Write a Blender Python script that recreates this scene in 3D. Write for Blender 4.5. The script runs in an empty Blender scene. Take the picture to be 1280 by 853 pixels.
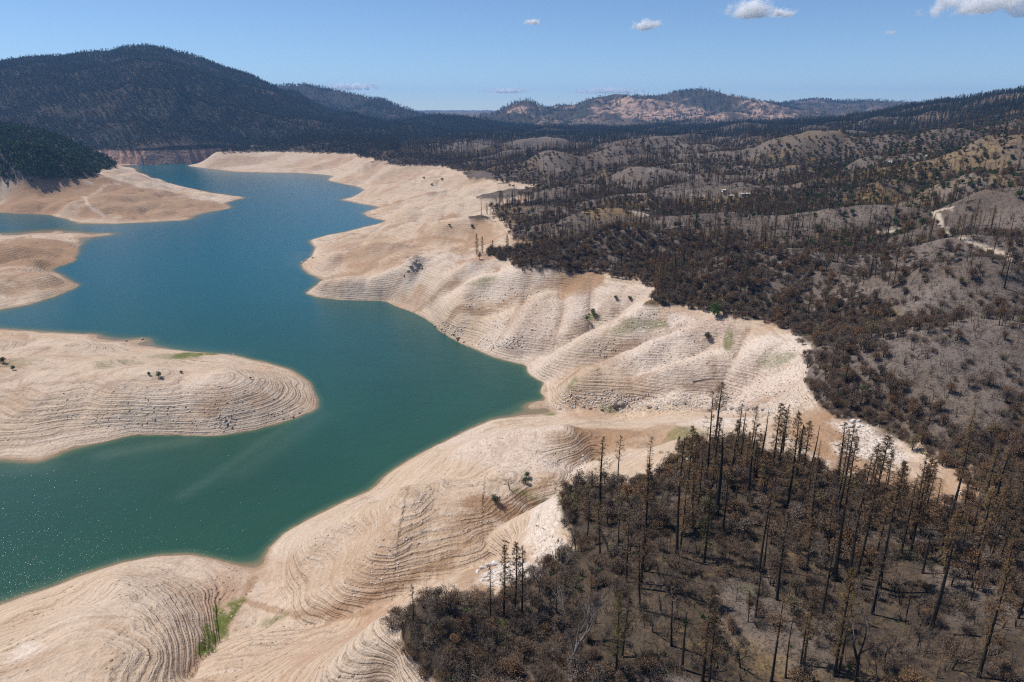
import bpy, math, random
import numpy as np
from math import radians, sin, cos, tan, pi

# ------------------------------------------------------------------ camera, sky, sun, exposure
scene = bpy.context.scene
COL = scene.collection
H = 150.0                      # camera height above the lake
PITCH = radians(18.7)
cam_d = bpy.data.cameras.new("camera")
cam_d.sensor_width = 36.0
cam_d.lens = 24.0
cam_d.clip_start = 0.5
cam_d.clip_end = 120000.0
cam = bpy.data.objects.new("camera", cam_d)
cam.location = (0, 0, H)
cam.rotation_euler = (radians(90) - PITCH, 0, 0)
COL.objects.link(cam)
scene.camera = cam

SUN_EL = radians(57.0)
SUN_AZ = radians(-68.0)        # measured from straight ahead (+Y), negative = to the left
world = bpy.data.worlds.new("World")
scene.world = world
world.use_nodes = True
wn = world.node_tree.nodes
wl = world.node_tree.links
for n in list(wn):
    wn.remove(n)
sky = wn.new("ShaderNodeTexSky")
sky.sky_type = 'NISHITA'
sky.sun_disc = False
sky.sun_elevation = SUN_EL
sky.sun_rotation = SUN_AZ
sky.altitude = 2600
sky.air_density = 1.0
sky.dust_density = 0.2
sky.ozone_density = 6.0
bg = wn.new("ShaderNodeBackground")
bg.inputs[1].default_value = 0.10
wo = wn.new("ShaderNodeOutputWorld")
wl.new(sky.outputs[0], bg.inputs[0])
wl.new(bg.outputs[0], wo.inputs[0])

sun_d = bpy.data.lights.new("sun", 'SUN')
sun_d.energy = 4.7
sun_d.angle = radians(0.53)
sun_d.color = (1.0, 0.955, 0.89)
sun = bpy.data.objects.new("sun", sun_d)
sun.rotation_euler = (radians(90) - SUN_EL, 0, -SUN_AZ + pi)
# a sun lamp shines along its local -Z; rotate so that it comes from azimuth SUN_AZ
import mathutils
_dir = mathutils.Vector((sin(SUN_AZ) * cos(SUN_EL), cos(SUN_AZ) * cos(SUN_EL), sin(SUN_EL)))
sun.rotation_euler = _dir.to_track_quat('Z', 'Y').to_euler()
sun.location = _dir * 500
COL.objects.link(sun)

vs = scene.view_settings
vs.view_transform = 'Standard'
vs.look = 'None'
vs.exposure = 0.22
vs.gamma = 1.0
vs.use_curve_mapping = False
cy = scene.cycles
cy.pixel_filter_type = 'BLACKMAN_HARRIS'
cy.filter_width = 1.2
cy.use_denoising = False
cy.max_bounces = 8
cy.diffuse_bounces = 2
cy.glossy_bounces = 2
cy.transmission_bounces = 2
cy.volume_bounces = 6
cy.transparent_max_bounces = 8
cy.caustics_reflective = False
cy.caustics_refractive = False
cy.sample_clamp_indirect = 6.0

random.seed(11)
rng = np.random.default_rng(11)
#@@SECTION helpers
# ------------------------------------------------------------------ picture <-> place
F = 853.33
CP, SP = cos(PITCH), sin(PITCH)

def ray(px, py):
    u = (px - 640.0) / F
    v = (426.5 - py) / F
    return np.array([u, CP + v * SP, -SP + v * CP])

def at_z(px, py, z):
    d = ray(px, py)
    t = (z - H) / d[2]
    return np.array([d[0] * t, d[1] * t, z])

def at_d(px, py, dist):
    """the point of the sight line at a ground distance from the camera"""
    d = ray(px, py)
    t = dist / math.hypot(d[0], d[1])
    return np.array([d[0] * t, d[1] * t, H + d[2] * t])

# ------------------------------------------------------------------ numpy noise
_P = rng.random((256, 256)).astype(np.float32)

def vnoise(x, y):
    xi = np.floor(x).astype(np.int64); yi = np.floor(y).astype(np.int64)
    fx = (x - xi).astype(np.float32); fy = (y - yi).astype(np.float32)
    fx = fx * fx * fx * (fx * (fx * 6 - 15) + 10); fy = fy * fy * fy * (fy * (fy * 6 - 15) + 10)
    a = _P[xi & 255, yi & 255]; b = _P[(xi + 1) & 255, yi & 255]
    c = _P[xi & 255, (yi + 1) & 255]; d = _P[(xi + 1) & 255, (yi + 1) & 255]
    return (a + (b - a) * fx) * (1 - fy) + (c + (d - c) * fx) * fy - 0.5

def fbm(x, y, wl0, octv=4, gain=0.5, off=0.0):
    s = 0; amp = 1.0; f = 1.0 / wl0
    for o in range(octv):
        s = s + amp * vnoise(x * f + 17.3 * o + off, y * f - 9.1 * o + off * 1.7)
        amp *= gain; f *= 2.03
    return s

def ridged(x, y, wl0, octv=3, off=0.0):
    s = 0; amp = 1.0; f = 1.0 / wl0
    for o in range(octv):
        s = s + amp * (0.5 - 2 * np.abs(vnoise(x * f + 31.7 * o + off, y * f + 5.3 * o - off)))
        amp *= 0.5; f *= 2.1
    return s

def sstep(a, b, x):
    t = np.clip((x - a) / (b - a), 0, 1)
    return t * t * (3 - 2 * t)

# ------------------------------------------------------------------ terrain control
ZH = 38.0        # the high-water line: bare bank below, vegetation above
SHORES = [
 # main bank, from the near left corner round the inlets to the far end
 [(-260,850),(-120,800),(0,757),(60,735),(105,718),(150,704),(200,696),(235,694),(270,699),(300,707),(318,711),(331,704),(337,686),(355,668),(385,650),(425,630),(465,612),(480,597),(495,585),(530,565),(560,550),(590,535),(615,524),(650,519),(684,517),(689,512),(676,508),(662,505),(683,499),(675,488),(680,480),(661,468),(657,456),(640,453),(613,445),(593,436),(573,428),(549,414),(541,404),(519,392),(497,384),(482,377),(459,376),(425,375),(398,372),(382,367),(396,356),(404,350),(384,341),(376,330),(388,322),(394,312),(388,301),(410,294),(445,287),(484,277),(463,272),(456,266),(474,259),(452,255),(427,250),(439,247),(458,239),(445,233),(428,230),(411,226),(415,222),(403,218.5),(376,216.5),(336,216),(296,215),(262,211),(233,207.5),(246,203),(264,199.5)],
 # far end of the lake
 [(264,199.5),(230,198.8),(190,198.8),(165,199.5),(154,203)],
 # headland with green trees
 [(154,203),(170,213),(188,222),(210,229),(235,235),(262,241),(306,247),(280,254),(286,261),(260,265),(242,269),(232,275),(188,278),(140,280),(101,279),(85,275),(67,269),(0,266),(-120,262),(-300,258)],
 # small headland
 [(-300,288),(-100,292),(0,293),(27,294),(54,290),(80,290.5),(140,293),(101,298),(97,314),(91,327),(75,333),(60,337),(77,345),(97,358),(74,369),(34,381),(0,387),(-120,404)],
 # terraced peninsula
 [(-300,400),(-100,408),(0,412),(34,414),(70,416),(111,418),(134,426),(160,426.5),(181,424.5),(163,429),(188,434),(222,438),(255,441),(289,444),(329,453),(363,463),(386,478),(396,498),(393,512),(363,525),(322,537),(275,545),(215,544),(168,544),(134,552),(94,559),(70,568),(51,575),(20,574),(0,573),(-120,588),(-300,610)],
]
TREELINE = [(270,191),(330,190),(400,192),(440,193),(470,202),(499,208),(545,209),(566,214),(613,220),(653,232),(695,240),(660,252),(633,257),(603,261),(618,273),(628,286),(660,296),(687,301),(667,309),(645,314),(610,316),(598,320),(635,326),(641,335),(653,340),(685,340),(714,342),(750,346),(769,350),(801,351),(812,358),(829,361),(832,374),(846,384),(860,388),(887,391),(905,401),(944,402),(974,414),(1001,431),(1019,442),(1023,468),(1023,492),(1038,511),(1058,522),(1085,532),(1115,549),(1140,566),(1168,590)]
NEARLINE = [(1168,628),(1120,612),(1060,598),(1000,578),(940,560),(880,552),(846,560),(816,601),(772,603),(738,606),(710,609),(692,626),(684,640),(700,668),(708,690),(680,708),(648,728),(610,748),(560,757),(538,759),(510,770),(497,785),(499,805),(506,825),(530,855),(560,900)]
POINTS = [  # px, py, z : the lie of the bank, the spurs, the creek and the swales
 # creek
 (720,509,2.5),(770,511,6),(830,514,11),(900,520,20),(960,532,28.5),(1020,547,34),(1075,563,36.3),(1130,586,37.2),(1190,634,38.5),(1240,662,41),(707,515,2),(715,521,4),(740,520,6),(690,526,5),(660,528,5),
 # slopes above the creek, far side
 (720,492,8),(780,480,15),(760,462,16),(800,455,21),(850,440,27),(880,420,33),(960,440,35),(985,470,34),(940,480,28),(990,508,33),(880,470,22),(840,490,16),(900,495,20),
 (690,470,9),(740,448,18),(700,440,14),(770,420,27),(800,400,32),(760,395,29),(720,400,24),(690,415,19),(640,430,8),(660,400,19),(620,400,16),(600,412,9),(570,395,14),
 (700,365,32),(640,360,28),(600,350,28),(600,375,21),(560,365,21),(540,385,10),(519,329,29),(500,350,18),(470,360,9),(440,345,11),(400,362,4),(540,345,24),(570,335,29),(460,318,14),(430,300,10),(410,322,6),
 (450,330,12),(500,310,20),(540,300,27),(580,305,31),(600,290,32),(560,280,28),(520,285,20),(480,295,14),(600,270,34),(560,262,25),(520,262,16),(490,265,8),(600,250,33),(550,243,24),(500,245,12),(640,243,35),(560,228,29),(510,226,19),(470,228,9),(440,213,13),(480,214,22),(380,203,18),(320,203,15),(270,200,12),(430,203,24),
 # near spur and knoll
 (560,570,9),(600,556,14),(650,545,18),(700,540,22),(760,545,24),(800,535,22),(840,530,20),(740,575,26),(690,585,25),(640,572,20),(600,590,20),(560,600,16),(530,600,11),(665,612,28),(640,610,27),(610,628,26),(590,610,25),
 (545,625,22),(510,620,15),(480,640,14),(440,650,8),(400,672,7),(460,680,15),(420,700,10),(370,705,5),(520,660,21),(560,650,23),(490,700,17),(450,720,13),(400,735,9),
 (617,663,25.5),(562,697,20),(507,728,15.5),(459,749,12),(429,760,10),(380,768,8),(343,762,5),(302,750,3),(320,725,1.2),
 (640,670,29),(600,700,27),(560,728,27),(530,745,29),(500,765,30),(470,780,25),(440,800,24),(400,830,22),(350,850,18),(460,850,29),(500,835,33),
 (254,814,9),(238,845,11),(290,775,5),(300,800,8.5),(340,810,11.5),(380,790,12),
 (220,790,10.5),(180,760,10),(240,740,7),(230,715,2.8),(140,740,8.5),(80,760,8),(150,800,15),(60,800,15),(200,830,15.5),(100,840,20),(0,790,9),(0,830,18),(-120,840,9),(-120,880,22),(280,715,2),
 # peninsula
 (0,473,15),(60,474,16.5),(120,474,17),(181,474,18),(230,471,18),(275,468,16.5),(320,472,12),(350,482,8),(370,495,4),(0,440,8),(80,440,9),(150,445,8),(220,455,8),(290,458,6),(0,520,8),(100,515,9),(200,510,10.5),(270,510,10),(330,505,7),(-150,475,17),(-150,530,8),(140,432,2),(-150,435,8),
 # small headland
 (0,312,14),(40,305,11),(75,305,5),(0,345,11),(40,350,8),(70,352,4),(-100,315,22),(-100,350,18),(30,330,8),(0,330,9),(60,322,6),(60,365,3),(0,368,5),
 # headland
 (0,240,20),(60,240,22),(115,232,28),(160,235,21),(200,247,13),(240,250,8),(270,249,4),(140,260,14),(80,258,14),(30,255,12),(190,265,7),(0,220,38),(60,219,38),(110,215,38),(150,209,37),(170,220,17),(215,240,9),(-150,240,20),(-150,218,38),
]
DEEP = [(100,650,-14),(250,600,-16),(0,680,-12),(400,580,-14),(500,520,-14),(560,470,-12),(470,440,-20),(420,480,-10),(300,400,-24),(200,360,-22),(120,390,-10),(380,430,-20),(250,300,-22),(330,330,-20),(350,280,-20),(150,320,-12),(50,275,-10),(150,284.5,-6),(300,225,-12),(350,235,-14),(230,220,-8),(200,206,-8),(620,490,-7),(400,245,-10),(420,262,-8),(330,310,-20),(20,620,-10),(180,580,-10),(-150,680,-12),(-200,340,-12),(-200,275,-6),(340,580,-16),(280,650,-10),(200,670,-7),(300,680,-6),(60,400,-6),(-100,406,-3),(640,480,-6),(600,460,-7),(330,262,-14),(330,245,-8),(120,286,-3),(50,282,-4)]
# land above the high-water line, (px, distance, z)
UP = [
 # near wooded spur
]
UPZ = [(700,700,42),(760,640,44),(760,720,45),(760,800,44),(700,780,42),(640,800,41),(600,830,41),(850,640,47),(850,740,47),(900,600,45),(880,850,45),(960,660,48),(1000,620,46),(1060,660,49),(1040,760,48),(1120,690,50),(1160,800,51),(1220,780,52),(1280,850,54),(1000,853,47),(1270,740,53),(1100,640,44),(700,853,42),(800,900,43),(1000,950,45),(1300,950,54),(1400,800,56),(1250,700,49),(1210,690,47),(600,900,40)]
UPD = [  # px, ground distance, z
 (1200,330,46),(1280,330,48),(1100,335,42),(1400,330,50),(1050,400,44),(1180,400,50),(1280,400,52),(1400,420,58),(1000,470,46),(1120,500,54),(1280,500,60),(900,520,44),(850,600,44),(1000,600,54),(1150,620,62),(1280,650,68),(1420,650,74),
 (760,620,44),(720,700,44),(900,760,52),(1050,800,62),(1200,800,74),(1400,850,92),(680,800,43),(800,900,50),(950,1000,58),(1100,1050,72),(1280,1100,95),(1420,1200,115),
 (640,1000,42),(760,1200,50),(900,1300,58),(1050,1400,76),(1200,1500,112),(1400,1700,175),(600,1300,42),(700,1600,48),(850,1800,56),(1000,1900,80),(1150,2000,122),(1300,2100,192),(1450,2200,235),
 (540,1600,42),(600,2000,46),(750,2300,52),(900,2500,66),(1050,2600,105),(1200,2700,160),(1400,2800,230),
 (460,2000,42),(350,2300,44),(500,2500,50),(650,2900,55),(420,2700,50),(250,2420,44),(800,3300,60),(950,3600,80),(1150,3600,140),(1400,3800,180),
 (0,1500,75),(60,1450,58),(100,1400,48),(-150,1500,95),(-50,1700,70),(60,1900,52),(60,2500,52),(0,2500,56),(-200,2500,66),(150,2520,50),
]
MT = 16.5

def build_controls():
    P = []
    def dens(poly, z, step=9):
        for (x0, y0), (x1, y1) in zip(poly[:-1], poly[1:]):
            n = max(1, int(math.hypot(x1 - x0, (y1 - y0) * 2.2) / step))
            for k in range(n):
                t = k / n
                P.append(at_z(x0 + (x1 - x0) * t, y0 + (y1 - y0) * t, z))
        P.append(at_z(poly[-1][0], poly[-1][1], z))
    for s in SHORES: dens(s, 0.0)
    dens(TREELINE, ZH, 12); dens(NEARLINE, ZH, 14)
    for px, py, z in POINTS: P.append(at_z(px, py, z))
    for px, py, z in UPZ: P.append(at_z(px, py, z))
    for px, py, z in DEEP:
        q = at_z(px, py, 0.0); q[2] = z; P.append(q)
    for px, d, z in UPD:
        u = (px - 640) / F
        q = np.array([u, 0.93, 0.0]); q *= d / np.hypot(q[0], q[1]); q[2] = z; P.append(q)
    P += [np.array([-60, 30, 25.0]), np.array([0, 30, 38.0]), np.array([80, 30, 48.0]), np.array([-200, 60, 5.0]), np.array([200, 60, 60.0]), np.array([-350,100,-8.0])]
    return np.array(P)

def lp(x, y):
    return np.arctan2(x, y), np.log(np.hypot(x, y))

CT = build_controls()
ct, cr = lp(CT[:, 0], CT[:, 1])
# drop control points that nearly coincide
keep = []
for i in range(len(ct)):
    ok = True
    for j in keep[-400:]:
        if abs(ct[i] - ct[j]) < 0.0012 and abs(cr[i] - cr[j]) < 0.0012:
            ok = False; break
    if ok: keep.append(i)
ct, cr, cz = ct[keep], cr[keep], CT[keep, 2]

def tps(r2):
    return 0.5 * r2 * np.log(r2 + 1e-12)

N = len(ct)
r2 = (ct[:, None] - ct[None]) ** 2 + (cr[:, None] - cr[None]) ** 2
A = np.zeros((N + 3, N + 3))
A[:N, :N] = tps(r2) + np.eye(N) * 2e-5
A[:N, N] = 1; A[:N, N + 1] = ct; A[:N, N + 2] = cr
A[N:, :N] = A[:N, N:].T
W = np.linalg.solve(A, np.concatenate([cz, np.zeros(3)]))

# log-polar grid round the point under the camera
RMIN, RMAX = 34.0, 16000.0
NT, NR = 860, 900
TH0, TH1 = radians(-58), radians(58)
# angles: dense inside the view, wider outside
_s = np.linspace(-1, 1, NT)
TH = radians(41) * _s + radians(17) * np.sign(_s) * np.clip((np.abs(_s) - 0.90) / 0.10, 0, 1) ** 1.5
LR = np.linspace(math.log(RMIN), math.log(RMAX), NR)

def rbf_grid():
    # evaluated on every third node, then interpolated with cubic weights
    nt, nr = 300, 340
    th = np.linspace(TH[0], TH[-1], nt); lr = np.linspace(LR[0], LR[-1], nr)
    out = np.empty((nt, nr))
    dr2 = (lr[:, None] - cr[None]) ** 2 + 1e-12
    for i in range(nt):
        q = dr2 + ((th[i] - ct) ** 2)[None]
        out[i] = (0.5 * q * np.log(q)) @ W[:N]
        out[i] += W[N] + W[N + 1] * th[i] + W[N + 2] * lr
    return th, lr, out

def cubic_up(th, lr, g, T, L):
    """Catmull-Rom interpolation of g at the outer product of T and L"""
    def axis(src, dst):
        f = (dst - src[0]) / (src[1] - src[0])
        i = np.clip(np.floor(f).astype(int), 0, len(src) - 2); t = f - i
        idx = np.stack([np.clip(i + k, 0, len(src) - 1) for k in (-1, 0, 1, 2)])
        w = np.stack([-0.5*t+t*t-0.5*t**3, 1-2.5*t*t+1.5*t**3, 0.5*t+2*t*t-1.5*t**3, -0.5*t*t+0.5*t**3])
        return idx, w
    ii, wi = axis(th, T); jj, wj = axis(lr, L)
    a = sum(g[ii[k]] * wi[k][:, None] for k in range(4))
    return sum(a[:, jj[k]] * wj[k][None] for k in range(4))

_th, _lr, _g = rbf_grid()
Z = cubic_up(_th, _lr, _g, TH, LR).astype(np.float64)
TT, RR = np.meshgrid(TH, np.exp(LR), indexing='ij')
X = RR * np.sin(TT); Y = RR * np.cos(TT)
LL = np.log(RR)
PXC = 640 + F * np.tan(np.clip(TT, -1.2, 1.2)) * 0.95     # rough picture column of an azimuth, for ridge tables only
Z0 = Z.copy()

# --- far and middle distance: the fitted surface is kept gentle above the high-water line
veg_zone = sstep(ZH - 1.0, ZH + 6.0, Z)

# --- spurs and swales on the bare bank: (pixel polyline at guessed heights, width m, amplitude m)
def seg_dist(xx, yy, pts):
    d = np.full(xx.shape, 1e9)
    for (ax, ay), (bx, by) in zip(pts[:-1], pts[1:]):
        vx, vy = bx - ax, by - ay
        t = np.clip(((xx - ax) * vx + (yy - ay) * vy) / (vx * vx + vy * vy + 1e-9), 0, 1)
        d = np.minimum(d, np.hypot(xx - ax - t * vx, yy - ay - t * vy))
    return d

CREASES = [
 ([(820,366,36),(761,384,30),(744,391,27),(727,404,24),(711,418,19),(680,431,12),(663,451,3)], 7, -2.6),
 ([(860,402,36),(835,414,31),(794,431,23),(761,445,17),(721,465,9),(700,481,3)], 8, -3.0),
 ([(935,412,37),(927,424,34),(914,455,27),(900,475,22),(850,487,15),(790,500,9)], 8, -2.8),
 ([(1010,445,36),(980,460,31),(930,478,25),(890,492,20)], 8, -2.0),
 ([(740,350,36),(738,385,27),(738,398,25)], 7, -1.8),
 ([(690,352,34),(640,372,25),(600,392,16),(560,402,9)], 12, -2.2),
 ([(620,340,32),(580,352,25),(545,368,18),(520,388,5)], 12, -2.2),
 ([(600,327,34),(560,322,28),(520,345,22),(480,372,4)], 14, -1.5),
 ([(640,328,36),(590,342,27),(560,356,22)], 9, 2.0),
 ([(860,415,31),(800,445,22),(740,478,10)], 9, 2.0),
 ([(950,440,33),(880,455,25),(800,475,16),(720,495,6)], 10, 2.2),
 ([(745,556,23),(719,571,23),(705,589,25),(680,606,27)], 7, -2.2),
 ([(840,548,28),(790,556,26),(745,556,23)], 8, -1.5),
 ([(680,606,27.5),(640,622,27),(605,642,26),(617,663,25)], 9, -2.4),
 ([(617,663,25.5),(562,697,20),(507,728,15.5),(459,749,12),(429,760,10),(380,768,8),(343,762,5),(302,750,3),(320,720,1)], 8, -1.6),
 ([(238,845,11),(254,814,9),(302,752,3)], 6, -1.4),
 ([(700,545,22),(640,555,18),(590,566,13)], 12, 1.5),
 ([(560,240,25),(500,252,14),(460,262,4)], 30, -4),
 ([(620,262,33),(560,270,26),(500,282,14),(440,292,3)], 25, -4),
 ([(600,300,32),(520,300,22),(450,310,11)], 20, -3),
 ([(620,225,34),(540,232,25),(470,240,8)], 40, 5),
 ([(680,240,36),(600,255,32),(520,270,17)], 25, 4),
 ([(620,280,33),(560,290,27),(480,285,12)], 16, 3),
 ([(519,325,31),(515,332,28),(510,342,24)], 4.5, 2.0),
 ([(519,330,29),(480,347,18),(440,357,10),(400,363,4)], 9, 2.6),
 ([(490,312,18),(455,316,14),(420,324,8)], 16, 3.5),
 ([(520,318,24),(490,330,17),(450,342,10),(415,346,4)], 9, -2.2),
 ([(660,345,33),(655,375,25),(640,400,17),(625,425,9)], 9, -1.6),
 ([(700,350,34),(706,380,27),(700,405,20),(690,425,14)], 9, -1.5),
 ([(780,360,36),(770,392,29),(755,420,22)], 8, -1.4),
 ([(905,405,37),(880,430,30),(845,455,22),(790,478,14)], 8, -1.8),
 ([(985,425,37),(950,455,31),(905,485,21)], 8, -1.8),
 ([(1005,470,36),(965,498,29),(920,512,22)], 8, -1.6),
 ([(600,345,30),(575,375,19),(555,398,11)], 10, 2.0),
 ([(670,372,27),(650,405,17),(632,430,8)], 9, 1.8),
 ([(830,385,35),(790,405,29),(740,432,18),(690,458,7)], 8, 2.0),
 ([(480,640,14),(430,665,9),(390,690,6)], 9, 1.6),
 ([(540,610,20),(500,650,17),(470,700,15),(440,735,11)], 9, 1.8),
 ([(150,735,8),(200,780,10),(235,830,14)], 9, 1.4),
 ([(90,790,13),(150,830,19)], 10, 1.2),
 ([(380,790,12),(420,775,13),(460,765,17)], 7, -1.0),
 ([(420,850,26),(470,815,28),(500,800,33)], 8, 1.6),
]
def billow(x, y, wl0, off=0.0):
    return 2 * np.abs(vnoise(x / wl0 + off, y / wl0 - off) + 0.35 * vnoise(x / wl0 * 2.3 - off, y / wl0 * 2.3 + off))
near_m = (RR < 1900)
bank_m = sstep(0.3, 5.0, Z) * (1 - sstep(ZH - 4, ZH + 1, Z))
for pts, w, a in CREASES:
    q = [at_z(*p)[:2] for p in pts]
    lo = np.min(q, 0) - 3 * w; hi = np.max(q, 0) + 3 * w
    m = near_m & (X > lo[0]) & (X < hi[0]) & (Y > lo[1]) & (Y < hi[1])
    d = seg_dist(X[m], Y[m], q)
    d = d + fbm(X[m], Y[m], w * 2.0, 2, off=w) * w * 0.5
    if a < 0: Z[m] += 3.2 * a * np.exp(-np.abs(d) / (1.0 * w)) * bank_m[m]
    else: Z[m] += 2.6 * a * np.exp(-(d / (1.1 * w)) ** 2) * bank_m[m]

Z = np.where(Z0 > 0.3, np.maximum(Z, 0.35 * Z0), Z)      # no gully drops below the lake
# rills and small relief of the bare bank
rl = np.clip(RR / 300, 0.5, 4)
Z += bank_m * near_m * ((billow(X, Y, 46, 2.2) - .35) * 2.6 * np.minimum(rl, 3) * sstep(150, 260, RR) + (billow(X, Y, 17, 8.1) - .35) * 0.8 + fbm(X, Y, 6, 3, off=5) * 0.35)
shore_jit = np.exp(-(Z0 / 2.0) ** 2) * near_m
Z += shore_jit * fbm(X, Y, 14, 3, off=3) * 0.5

# --- burned hills: rounded domes with ravines between them (crest pixel, crest height, half-width m, depth m)
DOMES = [
 (1172,408,65,75,34),(1180,328,76,58,32),(984,312,66,72,36),(823,290,58,62,30),(730,300,53,42,22),(735,264,60,80,34),
 (912,260,68,95,42),(838,230,66,95,45),(700,232,54,60,40),(830,193,74,190,80),(805,176,84,230,90),(657,186,66,95,70),(583,182,62,110,80),
 (1015,178,98,120,50),(1070,141,128,170,90),(620,214,52,60,40),(1280,300,78,70,40),(1240,350,74,45,30),
 (1110,208,84,80,45),(940,190,80,120,60),(1150,170,110,120,60),(1260,150,140,150,70),(1000,222,78,90,40),(1090,255,76,60,36),(1220,215,95,80,50),(1290,230,98,80,50),
 (900,330,50,36,20),(960,360,50,34,20),(1060,350,60,36,24),(720,205,60,110,60),(1120,465,50,26,16),(1240,470,54,34,18),(1180,510,48,24,14),
 (650,312,46,22,13),(690,325,47,20,14),
]
DOMEF = np.zeros_like(Z)
for px, py, zc, wx, wy in DOMES:
    dep = -ray(px, py); 
    c = at_z(px, py, zc) if zc < H - 2 else None
    if c is None: continue
    cx, cyy = c[0], c[1]
    wx *= 0.8
    a = 0.30 + math.atan2(cx, cyy) * -1.0           # long axis across the view, turned a little
    m = (np.abs(X - cx) < 3 * wx) & (np.abs(Y - cyy) < 3 * wx)
    if not m.any(): continue
    dx = X[m] - cx; dy = Y[m] - cyy
    wob = fbm(X[m], Y[m], wx * 1.1, 3, off=px * .01) * wx * 0.5
    dx = dx + wob; dy = dy + fbm(X[m], Y[m], wx * 0.9, 3, off=px * .013 + 40) * wy * 0.5
    ux = (dx * cos(a) + dy * sin(a)) / wx; uy = (-dx * sin(a) + dy * cos(a)) / wy
    g = np.exp(-(ux * ux + uy * uy) ** 1.15)
    it = np.argmin(np.abs(TH - math.atan2(cx, cyy))); ir = np.argmin(np.abs(LR - math.log(math.hypot(cx, cyy))))
    zb = Z[it, ir]
    add = max(4.0, min(zc - zb, 40.0))
    Z[m] += g * add * sstep(ZH - 6, ZH + 4, Z0[m])
    DOMEF[m] = np.maximum(DOMEF[m], g)
hill = sstep(ZH + 1, ZH + 10, Z0)
relief = np.clip(RR / 500, 0.6, 3.0)
_al = 0.85 * X + 0.53 * Y; _ac = -0.53 * X + 0.85 * Y
LOBE = 0.75 * billow(_al * 0.42, _ac, 88, 7.7) + 0.25 * billow(X, Y, 70, 2.9)
LOBE2 = billow(_al * 0.4, _ac, 210, 3.9)
Z += hill * ((LOBE - .35) * 15.0 * np.minimum(relief, 1.7) * sstep(200, 330, RR) + (LOBE2 - .35) * 24 * sstep(650, 1000, RR) + (billow(X, Y, 38, 1.3) - .35) * 2.2 + fbm(X, Y, 14, 3, off=1.1) * 0.9)
DOMEF = np.maximum(DOMEF * sstep(-.04, .08, LOBE), 0.75 * sstep(.27, .52, LOBE) * sstep(-.12, .12, fbm(X, Y, 160, 3, off=88)) * (RR > 260))
RAV = 1 - sstep(.03, .20, np.minimum(LOBE, LOBE2 + (RR < 800)))

# --- ridges and mountains, tables of (px, py of the skyline, distance m)
def ridge(table, wf, wb, base, rough, seed, foot_pow=1.25):
    t = np.array([[math.atan2((p - 640) / F, ray(p, yv)[1]) , p, yv, d] for p, yv, d in table])
    t = t[np.argsort(t[:, 0])]
    tz = np.array([at_d(p, yv, d)[2] for _, p, yv, d in t])
    dc = np.interp(TH, t[:, 0], t[:, 3]); zc = np.interp(TH, t[:, 0], tz)
    k = np.ones(9) / 9
    zs = np.convolve(np.pad(zc, 4, mode='edge'), k, mode='valid'); zc = zs
    edge = sstep(t[0, 0] - 0.10, t[0, 0], TH) * (1 - sstep(t[-1, 0], t[-1, 0] + 0.10, TH))
    u = (RR - dc[:, None])
    s = np.where(u < 0, np.clip(1 + u / wf, 0, 1), np.clip(1 - u / wb, 0, 1))
    prof = s ** foot_pow
    prof = prof * (1 - 0.0 * s)
    rn = ridged(X, Y, rough[0], 4, seed) * rough[1]
    hgt = base + (zc[:, None] - base) * prof * edge[:, None] + rn * np.clip(s * (1 - s) * 4, 0, 1) ** 0.7 * edge[:, None]
    hgt = hgt + fbm(X, Y, rough[0] * .3, 3, off=seed) * rough[1] * 0.18 * (s > 0)
    return np.where((s > 0) & (edge[:, None] > 0), hgt, -1e3), s * edge[:, None]

RID = {}
def add_ridge(name, *a, **k):
    global Z
    hgt, s = ridge(*a, **k)
    RID[name] = (hgt > Z) & (s > 0)
    Z = np.maximum(Z, hgt)

add_ridge('mountain', [(-500,120,4000),(-300,92,4000),(-120,84,4000),(0,79,3900),(40,72,3900),(90,72,3900),(130,70,3850),(160,61,3800),(190,60,3800),(215,63,3800),(250,73,3850),(290,90,3900),(330,107,3950),(370,124,4000),(410,140,4050),(450,152,4100),(500,166,4100)], 1500, 1800, 44, (620, 95), 3.3, 1.05)
add_ridge('back_ridge', [(250,130,5600),(320,108,5600),(370,107,5600),(420,112,5600),(455,121,5500),(490,133,5400),(520,146,5300),(560,160,5200)], 1500, 1500, 40, (600, 80), 6.1)
add_ridge('far_ridge', [(440,142,12500),(500,140,12500),(540,138,12500),(580,138,12500),(620,139,12500),(660,141,12500),(760,145,12500)], 2500, 2500, 0, (1500, 60), 4.2)
add_ridge('low_ridge', [(440,168,3600),(480,158,3700),(510,151,3700),(545,146,3700),(580,149,3700),(610,154,3700),(650,160,3700),(700,165,3700)], 700, 900, 45, (350, 22), 8.2)
add_ridge('rocky_ridge', [(560,172,5200),(590,160,5200),(612,149,5200),(632,137,5200),(655,130,5200),(680,136,5200),(700,137,5300),(715,133,5400),(735,125,5500),(765,121,5600),(800,121,5600),(820,123,5600),(850,116,5600),(880,113,5600),(910,117,5600),(940,123,5600),(970,131,5600),(1000,140,5600),(1050,150,5600)], 1300, 1500, 50, (430, 95), 9.9)
add_ridge('hazy_ridge', [(930,140,7200),(980,130,7200),(1020,123,7200),(1050,125,7200),(1080,126,7000),(1110,126,6800),(1150,130,6500),(1200,135,6300),(1300,135,6300)], 1600, 1600, 60, (600, 70), 2.4)
add_ridge('wooded_ridge', [(1040,158,3300),(1080,149,3200),(1120,138,3100),(1160,132,3000),(1200,127,2900),(1240,121,2800),(1280,116,2700),(1340,104,2600),(1450,95,2500)], 1300, 1500, 70, (420, 40), 5.9)
add_ridge('forest_belt', [(560,168,2900),(640,168,2900),(700,167,2900),(760,166,3000),(820,165,3000),(880,163,2900),(940,160,2800),(1000,156,2700),(1060,151,2600)], 600, 700, 50, (260, 16), 1.9)
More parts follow.
